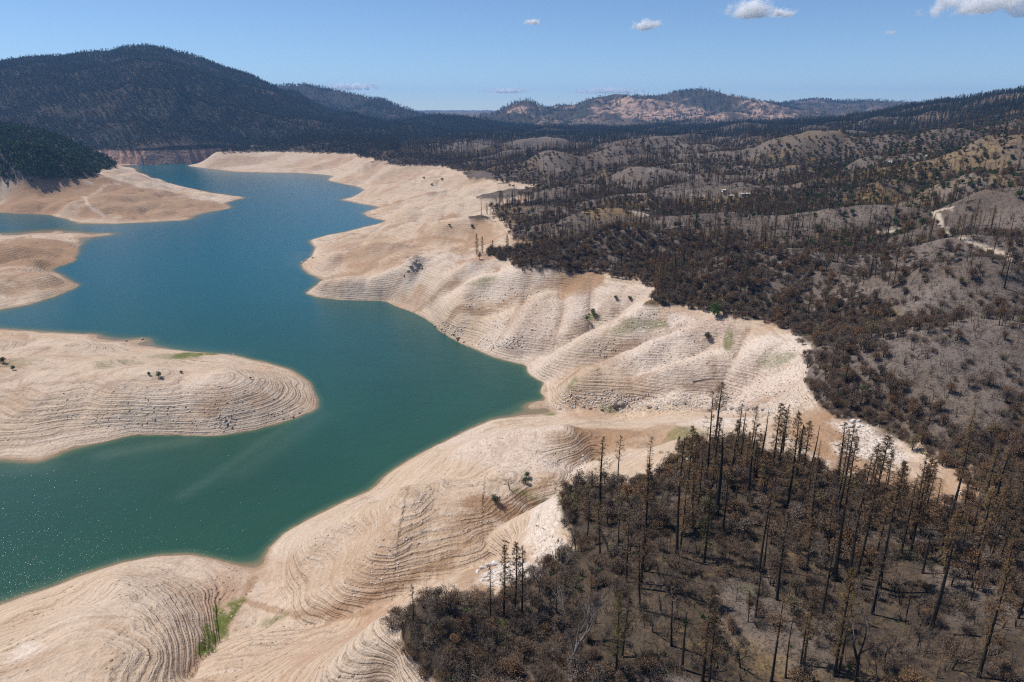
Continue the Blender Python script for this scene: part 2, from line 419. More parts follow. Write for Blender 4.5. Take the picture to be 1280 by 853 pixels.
# green knoll on the headland
_keep = Z.copy()
add_ridge('green_knoll', [(-300,118,2000),(-150,135,1900),(-60,150,1840),(0,158,1800),(30,161,1790),(60,168,1780),(90,181,1760),(115,192,1740),(135,201,1730),(155,208,1710)], 215, 500, 37, (140, 8), 7.1, 0.85)
_k = sstep(ZH - 1, ZH + 6, Z0)
Z = _keep * (1 - _k) + Z * _k
GREEN = (TT < radians(-24)) & (RR > 900) & (RR < 2150) & (Z > ZH - 0.5)

def height(x, y):
    """terrain height at world points (bilinear on the log-polar grid)"""
    x = np.asarray(x, float); y = np.asarray(y, float)
    t = np.arctan2(x, y); l = np.log(np.hypot(x, y) + 1e-9)
    fi = np.interp(t, TH, np.arange(NT)); fj = np.clip((l - LR[0]) / (LR[1] - LR[0]), 0, NR - 1.001)
    i = np.clip(fi.astype(int), 0, NT - 2); j = fj.astype(int)
    a = fi - i; b = fj - j
    return (Z[i, j] * (1 - a) * (1 - b) + Z[i + 1, j] * a * (1 - b) + Z[i, j + 1] * (1 - a) * b + Z[i + 1, j + 1] * a * b)

def grid_at(arr, x, y):
    t = np.arctan2(x, y); l = np.log(np.hypot(x, y) + 1e-9)
    i = np.clip(np.rint(np.interp(t, TH, np.arange(NT))).astype(int), 0, NT - 1)
    j = np.clip(np.rint((l - LR[0]) / (LR[1] - LR[0])).astype(int), 0, NR - 1)
    return arr[i, j]

def hit(px, py):
    """where the sight line of a pixel first meets the terrain"""
    d = ray(px, py)
    tt = np.exp(np.linspace(math.log(40), math.log(14000), 5000))
    z = H + d[2] * tt
    h = height(d[0] * tt, d[1] * tt)
    k = np.argmax(z < h)
    if not (z < h).any(): return None
    t = tt[k]
    return np.array([d[0] * t, d[1] * t, float(height(d[0] * t, d[1] * t))])

def visible(x, y, z):
    """mask of points not hidden by terrain (coarse sight-line test)"""
    x = np.asarray(x); y = np.asarray(y); z = np.asarray(z)
    ok = np.ones(x.shape, bool)
    for f in np.concatenate([np.linspace(0.15, 0.9, 30), np.linspace(0.905, 0.985, 14)]):
        ok &= (H + (z - H) * f) > height(x * f, y * f) - 0.8
    return ok

def project(x, y, z):
    dz = z - H
    fwd = y * CP - dz * SP
    up = y * SP + dz * CP
    return 640 + F * x / fwd, 426.5 - F * up / fwd
#@@SECTION meshes
# ------------------------------------------------------------------ object helpers
def tag(o, label=None, cat=None, group=None, kind=None):
    if label: o["label"] = label
    if cat: o["category"] = cat
    if group: o["group"] = group
    if kind: o["kind"] = kind
    return o

def link(name, me, mat=None, parent=None):
    if mat is not None and not me.materials: me.materials.append(mat)
    o = bpy.data.objects.new(name, me)
    COL.objects.link(o)
    if parent is not None: o.parent = parent
    return o

def empty(name, loc=(0, 0, 0)):
    o = bpy.data.objects.new(name, None)
    o.empty_display_size = 0.5
    o.location = loc
    COL.objects.link(o)
    return o

def np_mesh(name, v, f, smooth=True):
    me = bpy.data.meshes.new(name)
    me.vertices.add(len(v)); me.vertices.foreach_set('co', np.ascontiguousarray(v, np.float32).ravel())
    k = f.shape[1]
    me.loops.add(f.size); me.loops.foreach_set('vertex_index', np.ascontiguousarray(f, np.int32).ravel())
    me.polygons.add(len(f)); me.polygons.foreach_set('loop_start', np.arange(0, f.size, k, dtype=np.int32))
    me.update(calc_edges=True)
    if smooth: me.polygons.foreach_set('use_smooth', np.ones(len(f), bool))
    return me

def add_attr(me, name, data):
    a = me.color_attributes.new(name, 'FLOAT_COLOR', 'POINT')
    a.data.foreach_set('color', np.ascontiguousarray(data, np.float32).ravel())

# ------------------------------------------------------------------ materials
class NT_:
    """tiny node-tree helper"""
    def __init__(self, name):
        self.m = bpy.data.materials.new(name); self.m.use_nodes = True
        self.n = self.m.node_tree.nodes; self.l = self.m.node_tree.links
        self.b = self.n['Principled BSDF']; self.out = self.n['Material Output']
    def node(self, t, **k):
        x = self.n.new(t)
        for a, v in k.items(): setattr(x, a, v)
        return x
    def put(self, sock, v):
        if hasattr(v, 'is_output'): self.l.new(v, sock)
        else: sock.default_value = v
    def math(self, op, a, b=None, c=None, clamp=False):
        x = self.node('ShaderNodeMath', operation=op); x.use_clamp = clamp
        self.put(x.inputs[0], a)
        if b is not None: self.put(x.inputs[1], b)
        if c is not None: self.put(x.inputs[2], c)
        return x.outputs[0]
    def mix(self, f, a, b, blend='MIX'):
        x = self.node('ShaderNodeMix', data_type='RGBA', blend_type=blend)
        self.put(x.inputs[0], f); self.put(x.inputs[6], a); self.put(x.inputs[7], b)
        return x.outputs[2]
    def noise(self, vec, scale, detail=4, rough=0.55, dist=0.0):
        x = self.node('ShaderNodeTexNoise')
        self.put(x.inputs['Vector'], vec); x.inputs['Scale'].default_value = scale
        x.inputs['Detail'].default_value = detail; x.inputs['Roughness'].default_value = rough
        x.inputs['Distortion'].default_value = dist
        return x.outputs['Fac']
    def voro(self, vec, scale, feature='F1', rnd=1.0):
        x = self.node('ShaderNodeTexVoronoi', feature=feature)
        self.put(x.inputs['Vector'], vec); x.inputs['Scale'].default_value = scale
        x.inputs['Randomness'].default_value = rnd
        return x.outputs['Distance'], x.outputs['Color']
    def ramp(self, v, a, b, lo=0.0, hi=1.0):
        x = self.node('ShaderNodeMapRange', interpolation_type='SMOOTHSTEP')
        self.put(x.inputs[0], v); x.inputs[1].default_value = a; x.inputs[2].default_value = b
        x.inputs[3].default_value = lo; x.inputs[4].default_value = hi
        return x.outputs[0]
    def pos(self):
        return self.node('ShaderNodeNewGeometry').outputs['Position']
    def attr(self, name):
        x = self.node('ShaderNodeAttribute', attribute_name=name)
        s = self.node('ShaderNodeSeparateColor'); self.l.new(x.outputs['Color'], s.inputs[0])
        return s.outputs[0], s.outputs[1], s.outputs[2], x.outputs['Alpha']
    def xyz(self, v):
        s = self.node('ShaderNodeSeparateXYZ'); self.l.new(v, s.inputs[0]); return s.outputs
    def comb(self, x, y, z):
        c = self.node('ShaderNodeCombineXYZ')
        self.put(c.inputs[0], x); self.put(c.inputs[1], y); self.put(c.inputs[2], z); return c.outputs[0]
    def bump(self, h, strength, dist, normal=None):
        x = self.node('ShaderNodeBump'); x.inputs['Strength'].default_value = strength
        x.inputs['Distance'].default_value = dist; self.l.new(h, x.inputs['Height'])
        if normal is not None: self.l.new(normal, x.inputs['Normal'])
        return x.outputs[0]
    def finish(self, col, rough=0.9, normal=None, spec=0.2):
        self.put(self.b.inputs['Base Color'], col)
        self.put(self.b.inputs['Roughness'], rough)
        self.b.inputs['Specular IOR Level'].default_value = spec
        if normal is not None: self.l.new(normal, self.b.inputs['Normal'])
        return self.m

def rgb(r, g, b): return (r, g, b, 1.0)

def mat_ground():
    t = NT_('ground')
    P = t.pos(); x, y, z = t.xyz(P)
    veg, brown, grass, pale = t.attr('paint')
    ash, dry, road, rocky = t.attr('paint2')
    # ---- bare bank: pale silt with wave-cut benches that follow the old water levels
    n_big = t.noise(P, 0.012, 4, 0.6)
    n_mid = t.noise(P, 0.07, 4, 0.6)
    n_fine = t.noise(P, 0.9, 3, 0.7)
    zz = t.math('ADD', z, t.math('MULTIPLY', t.math('SUBTRACT', n_mid, 0.5), 0.9))
    v1 = t.comb(t.math('MULTIPLY', x, 0.02), t.math('MULTIPLY', y, 0.02), t.math('MULTIPLY', zz, 0.9))
    b1 = t.noise(v1, 1.0, 2, 0.6)
    v2 = t.comb(t.math('MULTIPLY', x, 0.035), t.math('MULTIPLY', y, 0.035), t.math('MULTIPLY', zz, 2.3))
    b2 = t.noise(v2, 1.0, 2, 0.65)
    bands = t.math('ADD', t.math('MULTIPLY', b1, 0.35), t.math('MULTIPLY', b2, 0.65))
    wave = t.math('SINE', t.math('ADD', t.math('MULTIPLY', zz, 4.6), t.math('MULTIPLY', b1, 9.0)))
    wave = t.math('MULTIPLY_ADD', wave, 0.5, 0.5)
    patchy = t.ramp(t.noise(P, 0.022, 3, 0.6), 0.38, 0.66)
    col = t.mix(t.ramp(n_big, 0.32, 0.68), rgb(.435, .305, .20), rgb(.475, .37, .285))
    col = t.mix(t.ramp(bands, 0.36, 0.66, 0.0, 0.75), col, rgb(.525, .42, .325))
    grain = t.noise(P, 0.55, 4, 0.75)
    wav2 = t.math('MULTIPLY_ADD', t.math('SINE', t.math('ADD', t.math('MULTIPLY', zz, 10.3), t.math('MULTIPLY', b2, 7.0))), 0.5, 0.5)
    dark_line = t.math('MULTIPLY', t.ramp(wave, 0.70, 0.99), t.math('MULTIPLY', t.math('MULTIPLY_ADD', patchy, .7, .3), t.ramp(grain, 0.38, 0.60)))
    dark2 = t.math('MULTIPLY', t.ramp(wav2, 0.72, 0.99), t.math('MULTIPLY', t.ramp(t.noise(P, 0.03, 3, .6), .42, .68), t.ramp(grain, 0.46, 0.64)))
    col = t.mix(t.math('MULTIPLY', dark_line, 0.72), col, rgb(.17, .115, .065))
    col = t.mix(t.math('MULTIPLY', dark2, 0.6), col, rgb(.20, .14, .085))
    warm = t.ramp(t.noise(P, 0.018, 4, 0.6, 0.6), 0.52, 0.72)
    col = t.mix(t.math('MULTIPLY', warm, 0.8), col, rgb(.36, .225, .145))
    stain = t.math('MULTIPLY', t.ramp(t.noise(P, 0.05, 5, 0.7, 0.8), 0.52, 0.70), t.ramp(n_big, .35, .6))
    col = t.mix(t.math('MULTIPLY', stain, 0.6), col, rgb(.25, .155, .10))
    # brown grown-over silt
    br = t.math('MULTIPLY', brown, t.ramp(t.math('ADD', n_mid, t.math('MULTIPLY', brown, 0.35)), 0.42, 0.75))
    col = t.mix(t.math('MULTIPLY', br, 0.85), col, t.mix(n_fine, rgb(.225, .128, .068), rgb(.33, .20, .115)))
    col = t.mix(t.math('MULTIPLY', pale, t.ramp(n_fine, 0.25, 0.6)), col, rgb(.60, .515, .45))
    # stones and stumps lying on the silt
    vd, vc = t.voro(P, 0.42)
    st = t.math('MULTIPLY', t.ramp(vd, 0.20, 0.10), t.ramp(t.noise(P, 0.045, 3, 0.6), 0.46, 0.66))
    col = t.mix(t.math('MULTIPLY', st, 0.85), col, t.mix(n_fine, rgb(.09, .065, .045), rgb(.30, .23, .17)))
    vd2, _ = t.voro(P, 1.25)
    st2 = t.math('MULTIPLY', t.ramp(vd2, 0.26, 0.08), t.ramp(t.noise(P, 0.11, 3, 0.6), 0.42, 0.66))
    col = t.mix(t.math('MULTIPLY', st2, 0.6), col, rgb(.17, .12, .08))
    vd4, _ = t.voro(P, 0.85)
    st4 = t.math('MULTIPLY', t.ramp(vd4, 0.22, 0.10), t.math('MULTIPLY', t.ramp(wave, .35, .8), t.ramp(t.noise(P, 0.028, 4, 0.65), 0.47, 0.62)))
    col = t.mix(t.math('MULTIPLY', st4, 0.75), col, rgb(.11, .08, .05))
    fine_v = t.math('ADD', t.math('MULTIPLY_ADD', n_fine, 0.5, 0.5), t.math('MULTIPLY', grain, 0.5))
    col = t.mix(1.0, col, t.comb(fine_v, fine_v, fine_v), 'MULTIPLY')
    # green moss and grass in seeps
    gr = t.math('MULTIPLY', grass, t.ramp(t.noise(P, 0.35, 3, 0.7), 0.28, 0.5))
    col = t.mix(gr, col, rgb(.11, .125, .03))
    # wet rim at the water's edge
    wet = t.ramp(z, 0.75, 0.1)
    col = t.mix(t.math('MULTIPLY', wet, 0.62), col, rgb(.26, .165, .10))
    # ---- burned ground above the high-water line
    s1 = t.noise(P, 0.06, 5, 0.65); s2 = t.noise(P, 0.35, 4, 0.7); s3 = t.noise(P, 1.6, 3, 0.7)
    soil = t.mix(t.ramp(s1, 0.35, 0.65), rgb(.050, .037, .028), rgb(.090, .066, .047))
    soil = t.mix(t.ramp(s2, 0.5, 0.72), soil, rgb(.135, .092, .050))
    soil = t.mix(t.math('MULTIPLY', ash, t.ramp(s2, 0.25, 0.55)), soil, t.mix(s1, rgb(.240, .195, .168), rgb(.140, .108, .090)))
    soil = t.mix(t.math('MULTIPLY', dry, t.ramp(s2, 0.35, 0.62)), soil, rgb(.27, .175, .068))
    soil = t.mix(t.math('MULTIPLY', t.ramp(s3, 0.50, 0.66), 0.75), soil, rgb(.026, .021, .018))
    vd3, vc3 = t.voro(P, 0.75)
    soil = t.mix(t.math('MULTIPLY', t.ramp(vd3, 0.24, 0.12), t.math('MULTIPLY', t.ramp(s1, .4, .6), 0.8)), soil, rgb(.045, .037, .03))
    soil = t.mix(t.math('MULTIPLY', grass, t.ramp(s2, 0.35, 0.6)), soil, rgb(.075, .10, .025))
    soil = t.mix(rocky, soil, t.mix(t.ramp(s2, .35, .65), rgb(.20, .145, .105), rgb(.50, .36, .25)))
    soil = t.mix(t.math('MULTIPLY', road, t.ramp(s3, 0.1, 0.4)), soil, rgb(.42, .34, .265))
    full = t.mix(veg, col, soil)
    # relief: benches on the bank, clods on the soil
    wb = t.math('MULTIPLY', wave, t.math('MULTIPLY_ADD', t.ramp(t.noise(P, 0.017, 3, .6), .40, .68), -0.20, -0.13))
    hb = t.math('ADD', wb, t.math('ADD', t.math('MULTIPLY', wav2, -0.10), t.math('ADD', t.math('MULTIPLY', b2, 0.5), t.math('MULTIPLY', st, 0.5))))
    hb = t.math('ADD', hb, t.math('MULTIPLY', grain, 0.35))
    hb = t.math('ADD', hb, t.math('MULTIPLY', n_fine, 0.4))
    hb = t.math('ADD', hb, t.math('MULTIPLY', t.noise(P, 0.16, 4, .65), 1.6))
    hs = t.math('ADD', t.math('MULTIPLY', s2, 0.9), t.math('MULTIPLY', s3, 0.4))
    hgt = t.math('ADD', t.math('MULTIPLY', hb, t.math('SUBTRACT', 1.0, veg)), t.math('MULTIPLY', hs, veg))
    nrm = t.bump(hgt, 1.0, 0.85)
    return t.finish(full, 0.95, nrm, 0.1)

def mat_far(name, c1, c2, rock, sc):
    t = NT_(name)
    P = t.pos()
    veg, brown, grass, pale = t.attr('paint')
    ash, dry, road, rocky = t.attr('paint2')
    a = t.noise(P, sc, 5, 0.65); b = t.noise(P, sc * 7, 4, 0.7)
    col = t.mix(t.ramp(a, .35, .65), c1, c2)
    col = t.mix(t.math('MULTIPLY', rocky, t.ramp(b, .38, .6)), col, rock)
    z = t.xyz(P)[2]
    bank = t.ramp(z, ZH + 1.5, ZH - 1.5)
    zb = t.noise(t.comb(0.0, 0.0, t.math('MULTIPLY', z, .25)), 1.0, 2)
    bc = t.mix(t.ramp(b, .35, .65), rgb(.27, .145, .10), rgb(.44, .30, .22))
    bc = t.mix(t.ramp(zb, .4, .6), bc, rgb(.33, .20, .145))
    col = t.mix(bank, col, bc)
    return t.finish(col, 0.95, t.bump(b, 0.8, 10.0), 0.1)

def mat_water():
    t = NT_('water')
    P = t.pos()
    depth, murk, clear, _ = t.attr('depth')  # clear: weight of the painted sky reflection, not water clarity
    n = t.noise(P, 0.02, 4, 0.6)
    col = t.mix(t.ramp(depth, 0.25, 0.9), rgb(.018, .061, .038), rgb(.015, .054, .035))
    col = t.mix(t.math('MULTIPLY', t.ramp(n, .35, .7), 0.35), col, rgb(.020, .072, .048))
    col = t.mix(clear, col, rgb(.003, .082, .108))  # bluer base colour far out stands in for reflected sky
    sh = t.math('ADD', depth, t.math('MULTIPLY', t.math('SUBTRACT', n, .5), .06))
    col = t.mix(t.ramp(sh, 0.115, 0.015), col, rgb(.050, .095, .055))
    col = t.mix(t.ramp(sh, 0.045, 0.0), col, rgb(.21, .155, .09))
    col = t.mix(t.math('MULTIPLY', murk, 0.55), col, rgb(.10, .15, .115))
    rip = t.noise(P, 1.1, 4, 0.7); rip2 = t.noise(P, 0.13, 3, 0.6)
    h = t.math('ADD', t.math('MULTIPLY', rip, 0.5), t.math('MULTIPLY', rip2, 0.6))
    t.b.inputs['IOR'].default_value = 1.33
    return t.finish(col, 0.14, t.bump(h, 0.85, 0.5), 0.27)

def mat_leaf(name, cols, rough=0.75, trans=0.0):
    """foliage / needle colour, differing a little from plant to plant"""
    t = NT_(name)
    r = t.node('ShaderNodeObjectInfo').outputs['Random']
    cr_ = t.node('ShaderNodeValToRGB')
    cr_.color_ramp.interpolation = 'LINEAR'
    e = cr_.color_ramp.elements
    while len(e) < len(cols): e.new(0.5)
    for i, c in enumerate(cols):
        e[i].position = i / (len(cols) - 1); e[i].color = (*c, 1)
    t.l.new(r, cr_.inputs[0])
    n = t.noise(t.pos(), 0.9, 3, 0.7)
    v = t.math('MULTIPLY_ADD', n, 1.3, 0.35)
    col = t.mix(1.0, cr_.outputs[0], t.comb(v, v, v), 'MULTIPLY')
    return t.finish(col, rough, None, 0.15)

def mat_plain(name, c1, c2, sc=2.0, rough=0.85, bump=0.0, spec=0.2):
    t = NT_(name)
    n = t.noise(t.pos(), sc, 4, 0.65)
    col = t.mix(t.ramp(n, .3, .7), (*c1, 1), (*c2, 1))
    return t.finish(col, rough, t.bump(n, 0.7, bump) if bump else None, spec)

M = {}
M['ground'] = mat_ground()
M['mountain'] = mat_far('mountain', rgb(.030, .028, .020), rgb(.055, .038, .030), rgb(.12, .08, .06), 0.004)
M['hills'] = mat_far('hills', rgb(.040, .036, .026), rgb(.070, .050, .036), rgb(.40, .26, .19), 0.003)
M['water'] = mat_water()
M['bark_char'] = mat_plain('charred_bark', (.010, .009, .008), (.035, .028, .022), 1.5, 0.9)
M['bark_grey'] = mat_plain('grey_bark', (.10, .085, .075), (.20, .175, .155), 1.2, 0.9)
M['bark_brown'] = mat_plain('brown_bark', (.035, .025, .018), (.075, .055, .04), 1.2, 0.9)
M['needle_brown'] = mat_leaf('scorched_needles', [(0.116, 0.071, 0.042), (0.170, 0.102, 0.046), (0.081, 0.058, 0.042), (0.197, 0.125, 0.056)])
M['needle_olive'] = mat_leaf('half_scorched_needles', [(0.119, 0.085, 0.030), (0.094, 0.083, 0.031), (0.138, 0.081, 0.031)])
M['twig'] = mat_leaf('scorched_twigs', [(0.095, 0.069, 0.053), (0.162, 0.120, 0.093), (0.118, 0.076, 0.048), (0.200, 0.150, 0.117), (0.076, 0.056, 0.045)])
M['twig_pale'] = mat_leaf('bare_pale_twigs', [(.15, .125, .11), (.11, .09, .08)])
M['leaf_brown'] = mat_leaf('dead_leaves', [(0.165, 0.100, 0.058), (0.124, 0.081, 0.058), (0.212, 0.119, 0.058), (0.102, 0.078, 0.062), (0.180, 0.135, 0.071)])
M['leaf_green'] = mat_leaf('green_leaves', [(.045, .085, .022), (.06, .10, .03), (.035, .065, .02)])
M['leaf_olive'] = mat_leaf('olive_leaves', [(.050, .062, .030), (.065, .070, .034), (.040, .055, .026)])
M['leaf_dark'] = mat_leaf('dark_evergreen_leaves', [(0.033, 0.067, 0.019), (0.051, 0.091, 0.026), (0.041, 0.062, 0.026), (0.074, 0.102, 0.030)])
M['leaf_mountain'] = mat_leaf('mountain_canopy', [(0.018, 0.027, 0.014), (0.026, 0.034, 0.016), (0.032, 0.029, 0.019), (0.044, 0.029, 0.021), (0.021, 0.024, 0.014)])
M['rock_white'] = mat_plain('pale_granite', (.42, .38, .34), (.66, .62, .58), 0.9, 0.9, 0.12)
M['rock_grey'] = mat_plain('grey_rock', (.22, .18, .15), (.42, .36, .31), 0.9, 0.9, 0.15)
M['rock_tan'] = mat_plain('tan_rock', (.33, .25, .18), (.55, .45, .36), 0.9, 0.9, 0.15)

# ------------------------------------------------------------------ terrain painting
def blob(arr, px, py, rx, ry, amt, seed=0.0, rag=0.5):
    """a soft-edged patch on the ground centred where the pixel lands; rx, ry in pixels there"""
    c = hit(px, py)
    if c is None: return
    d = math.hypot(c[0], c[1])
    a, b = hit(px, py - ry), hit(px, py + ry)
    depth = 0.5 * abs(math.hypot(a[0], a[1]) - math.hypot(b[0], b[1])) if a is not None and b is not None else 2 * ry * d / F
    depth = min(max(depth, 1.0), 10 * ry * d / F)
    wid = rx * math.hypot(d, H - c[2]) / F
    m = (np.abs(X - c[0]) < 2.2 * max(wid, depth)) & (np.abs(Y - c[1]) < 2.2 * max(wid, depth))
    if not m.any(): return
    e = np.array([c[0], c[1]]) / d
    dx = X[m] - c[0]; dy = Y[m] - c[1]
    al = (dx * e[0] + dy * e[1]) / depth; ac = (dx * e[1] - dy * e[0]) / wid
    q = np.sqrt(al * al + ac * ac) + fbm(X[m], Y[m], max(wid, 4) * 0.7, 4, off=seed + px * .1) * rag
    arr[m] = np.maximum(arr[m], amt * (1 - sstep(0.65, 1.15, q)))

def stroke(arr, pts, wpx, amt):
    """a line painted on the ground through pixels, wpx wide there"""
    q = [hit(*p) for p in pts]
    q = [p for p in q if p is not None]
    w = wpx * np.mean([math.hypot(math.hypot(p[0], p[1]), H - p[2]) for p in q]) / F
    lo = np.min(q, 0) - 4 * w; hi = np.max(q, 0) + 4 * w
    m = (X > lo[0]) & (X < hi[0]) & (Y > lo[1]) & (Y < hi[1])
    d = seg_dist(X[m], Y[m], [p[:2] for p in q]) + fbm(X[m], Y[m], w * 3, 3) * w * 0.8
    arr[m] = np.maximum(arr[m], amt * (1 - sstep(0.6 * w, 1.2 * w, d)))

zn = Z + fbm(X, Y, 12, 3, off=2) * 1.6
A_veg = sstep(ZH + 0.6, ZH + 2.0, zn) * (Z0 > ZH - 6)
A_veg = np.where(Z0 > ZH + 8, 1.0, A_veg)
brown = np.zeros_like(Z); grass = np.zeros_like(Z); pale = np.zeros_like(Z)
for p in [(100,245,100,18,1),(190,252,80,14,.9),(30,310,70,16,1),(40,350,50,14,.7),(300,203,70,6,.6),(420,205,70,7,.6),(520,215,60,7,.5),(560,290,70,14,.45),(450,300,50,10,.4),(730,330+18,36,16,1),(725,365,22,14,.6),(690,350,10,8,.5),(770,372,30,9,.7),(820,368,30,7,.6),(890,425,34,20,1),(905,450,22,14,.8),(760,546,52,14,1),(700,545,28,10,.6),(830,545,30,12,.7),
          (1035,545,46,34,1),(1000,530,30,14,.7),(960,510,40,10,.6),(1060,575,30,18,.9),(1110,600,40,16,.9),(1165,625,24,24,.9),(620,635,42,14,1),(590,650,22,12,.7),(660,628,24,8,.8),
          (590,735,30,24,.7),(640,705,40,10,.5),(560,720,18,8,.5),(575,660,30,22,.6),(520,690,24,18,.45),(600,300,22,14,.8),(575,310,14,12,.7),(660,300,20,8,.9),(500,318,34,16,.6),(460,318,30,16,.7),
          (265,500,26,22,.6),(310,495,30,14,.5),(20,500,20,20,.4),(120,470,40,5,.4),(30,305,40,8,.6),(75,318,20,8,.5),(60,245,40,6,.7),(130,240,46,8,.7),(190,245,40,6,.8),(100,230,30,6,.6),(30,235,30,8,.6),
          (300,205,60,4,.6),(400,200,60,4,.5),(480,205,30,4,.6),(500,225,30,5,.6),(600,225,30,4,.6),(450,222,40,5,.6),(860,465,18,6,.5),(930,470,18,14,.6),(760,400,18,12,.5),(660,395,30,20,.4),
          (690,430,30,12,.4),(800,470,40,8,.4),(750,455,40,7,.5),(540,430,8,5,.4),(740,500,40,5,.4),(0,600,1,1,.1),(650,360,18,9,.4),(80,820,40,20,.35),(20,780,20,12,.4),(480,840,30,20,.5),(420,700,50,26,.35),(600,580,40,12,.4)]:
    blob(brown, *p)
for pts_, w_, a_ in CREASES:
    if a_ < 0: stroke(brown, [p[:2] for p in pts_], 5.0, .75)
stroke(grass, [(303,751),(290,768),(275,785),(262,803),(252,820)], 5.0, 1.0)
for p in [(275,775,7,26,1),(262,800,7,20,.9),(295,755,10,6,.9),(243,443,22,3,1),(215,446,20,4,.5),(165,454,14,3,.4),(330,452,16,2,.5),(160,512,8,6,.4),(742,395,10,6,.9),(825,408,14,6,.6),(800,405,30,9,.5),(775,412,20,8,.4),(715,480,10,6,.6),(760,511,12,5,.7),(690,518,12,2,.8),(605,352,26,7,.5),(660,620,30,6,.5),(720,612,30,5,.6),(860,545,24,9,.6),(910,430,6,14,.7),(970,450,24,8,.5),(200,220,1,1,0.1),
          (343,775,16,5,.5),(20,455,20,6,.3),(130,458,10,5,.4),(640,780,18,10,.7),(635,800,20,8,.5),(1000,612,12,6,.8),(1135,690,18,6,.7),(1120,775,12,5,.4),(930,820,10,5,.3),(1160,700,12,8,.5),(940,740,20,8,.4)]:
    blob(grass, *p)
for p in [(690,425,120,60,.4),(850,440,100,50,.55),(640,345,100,24,.4),(770,390,80,24,.45),(960,470,60,50,.6),(560,545,60,14,.35),(640,540,70,14,.4),(470,355,60,14,.35),(200,505,140,30,.3),(640,715,44,13,1),(690,690,24,14,.7),(680,640,24,14,.8),(1090,560,34,18,1),(1065,535,22,12,1),(900,528,40,6,.7),(870,500,60,10,.6),(800,503,60,6,.5),(1000,480,20,20,.6),(950,430,20,10,.7),(980,500,30,10,.6),(560,325,40,8,.4),(520,345,14,14,.6),(730,380,40,12,.5),(800,385,24,10,.6),(700,585,40,12,.6),(660,560,30,8,.5),(640,340,20,6,.5),(600,335,20,8,.5),(1120,570,20,10,.9),(850,400,20,8,.7),(30,815,16,10,.6)]:
    blob(pale, *p)
ash = np.clip(sstep(0.18, 0.55, DOMEF) * (0.7 + 0.8 * fbm(X, Y, 60, 3, off=9)), 0, 1)
far_l = (TT < radians(-6)) & (RR > 1500)
ash = np.maximum(ash, 0.62 * sstep(0.0, 0.28, fbm(X, Y, 26, 4, off=19)))
dry = 0.5 * sstep(0.10, 0.32, fbm(X, Y, 50, 4, off=29)) * (1 - 0.85 * sstep(.2, .5, DOMEF))
yell = sstep(radians(16), radians(27), TT) * sstep(560, 720, RR) * (1 - sstep(1300, 1900, RR))
dry = np.clip(dry + yell * 0.45 * sstep(0.02, 0.25, fbm(X, Y, 45, 4, off=39)), 0, 1)
for p in [(1100,212,30,4,1),(1140,206,30,4,.8),(1200,218,40,5,.9),(1260,225,30,5,.9),(1220,140,40,6,.6),(1250,133,30,5,.7),(1000,207,40,3,.9),(1050,205,30,3,.8),(760,262,30,3,.9),(800,262,30,3,.8),(870,250,24,3,.9),(910,250,30,3,.7),(680,302,16,4,1),(880,262,20,3,.6),(1140,560,10,6,.7),(640,262,30,4,.7)]:
    blob(dry, *p)
ash = np.where(far_l, 0, ash); dry = np.where(far_l, 0, dry)
road = np.zeros_like(Z)
stroke(road, [(1164,266),(1172,272),(1178,283),(1186,289),(1200,297),(1215,304),(1230,309),(1245,316),(1262,324),(1278,334)], 3.4, 1)
stroke(road, [(1164,266),(1176,263),(1190,261)], 3.0, 1)
blob(road, 1110, 290, 10, 4, 1); blob(road, 800, 267, 12, 2.5, .9); blob(road, 933, 244, 10, 2, .9); blob(road, 868, 246, 12, 2, .5)
stroke(road, [(800,255),(830,249),(850,246)], 1.0, .7)
trackp = np.zeros_like(Z)
stroke(trackp, [(85,222),(110,228),(131,232),(124,239),(104,246),(110,257),(122,265),(130,271)], 1.4, .55)
stroke(trackp, [(131,232),(140,230),(165,232)], 1.2, .5)
pale = np.maximum(pale, trackp)
rocky = np.zeros_like(Z)
m = RID['rocky_ridge']
slope_face = -(np.gradient(Z, axis=0) / (RR * (TH[1] - TH[0]) + 1e-6))
rocky[m] = sstep(0.05, 0.45, (Z[m] - 50) / 150) * sstep(-0.16, 0.14, fbm(X[m], Y[m], 230, 4, off=49))
m = RID['hazy_ridge']; rocky[m] = 0.25 * sstep(0.0, 0.2, fbm(X[m], Y[m], 300, 4, off=59))
m = RID['mountain']; rocky[m] = 0.3 * sstep(0.1, 0.3, fbm(X[m], Y[m], 160, 4, off=69))

paint = np.stack([A_veg, brown, grass, pale], -1)
paint2 = np.stack([ash, dry, road, rocky], -1)

# ------------------------------------------------------------------ terrain meshes, one for each landform
IDX = np.arange(NT * NR).reshape(NT, NR)
V_all = np.stack([X, Y, Z], -1).reshape(-1, 3)
gx = np.stack([np.gradient(X, axis=0), np.gradient(Y, axis=0), np.gradient(Z, axis=0)], -1)
gy = np.stack([np.gradient(X, axis=1), np.gradient(Y, axis=1), np.gradient(Z, axis=1)], -1)
N_all = np.cross(gx, gy); N_all /= np.linalg.norm(N_all, axis=-1, keepdims=True) + 1e-12
N_all *= np.sign(N_all[..., 2:3]); N_all = N_all.reshape(-1, 3)

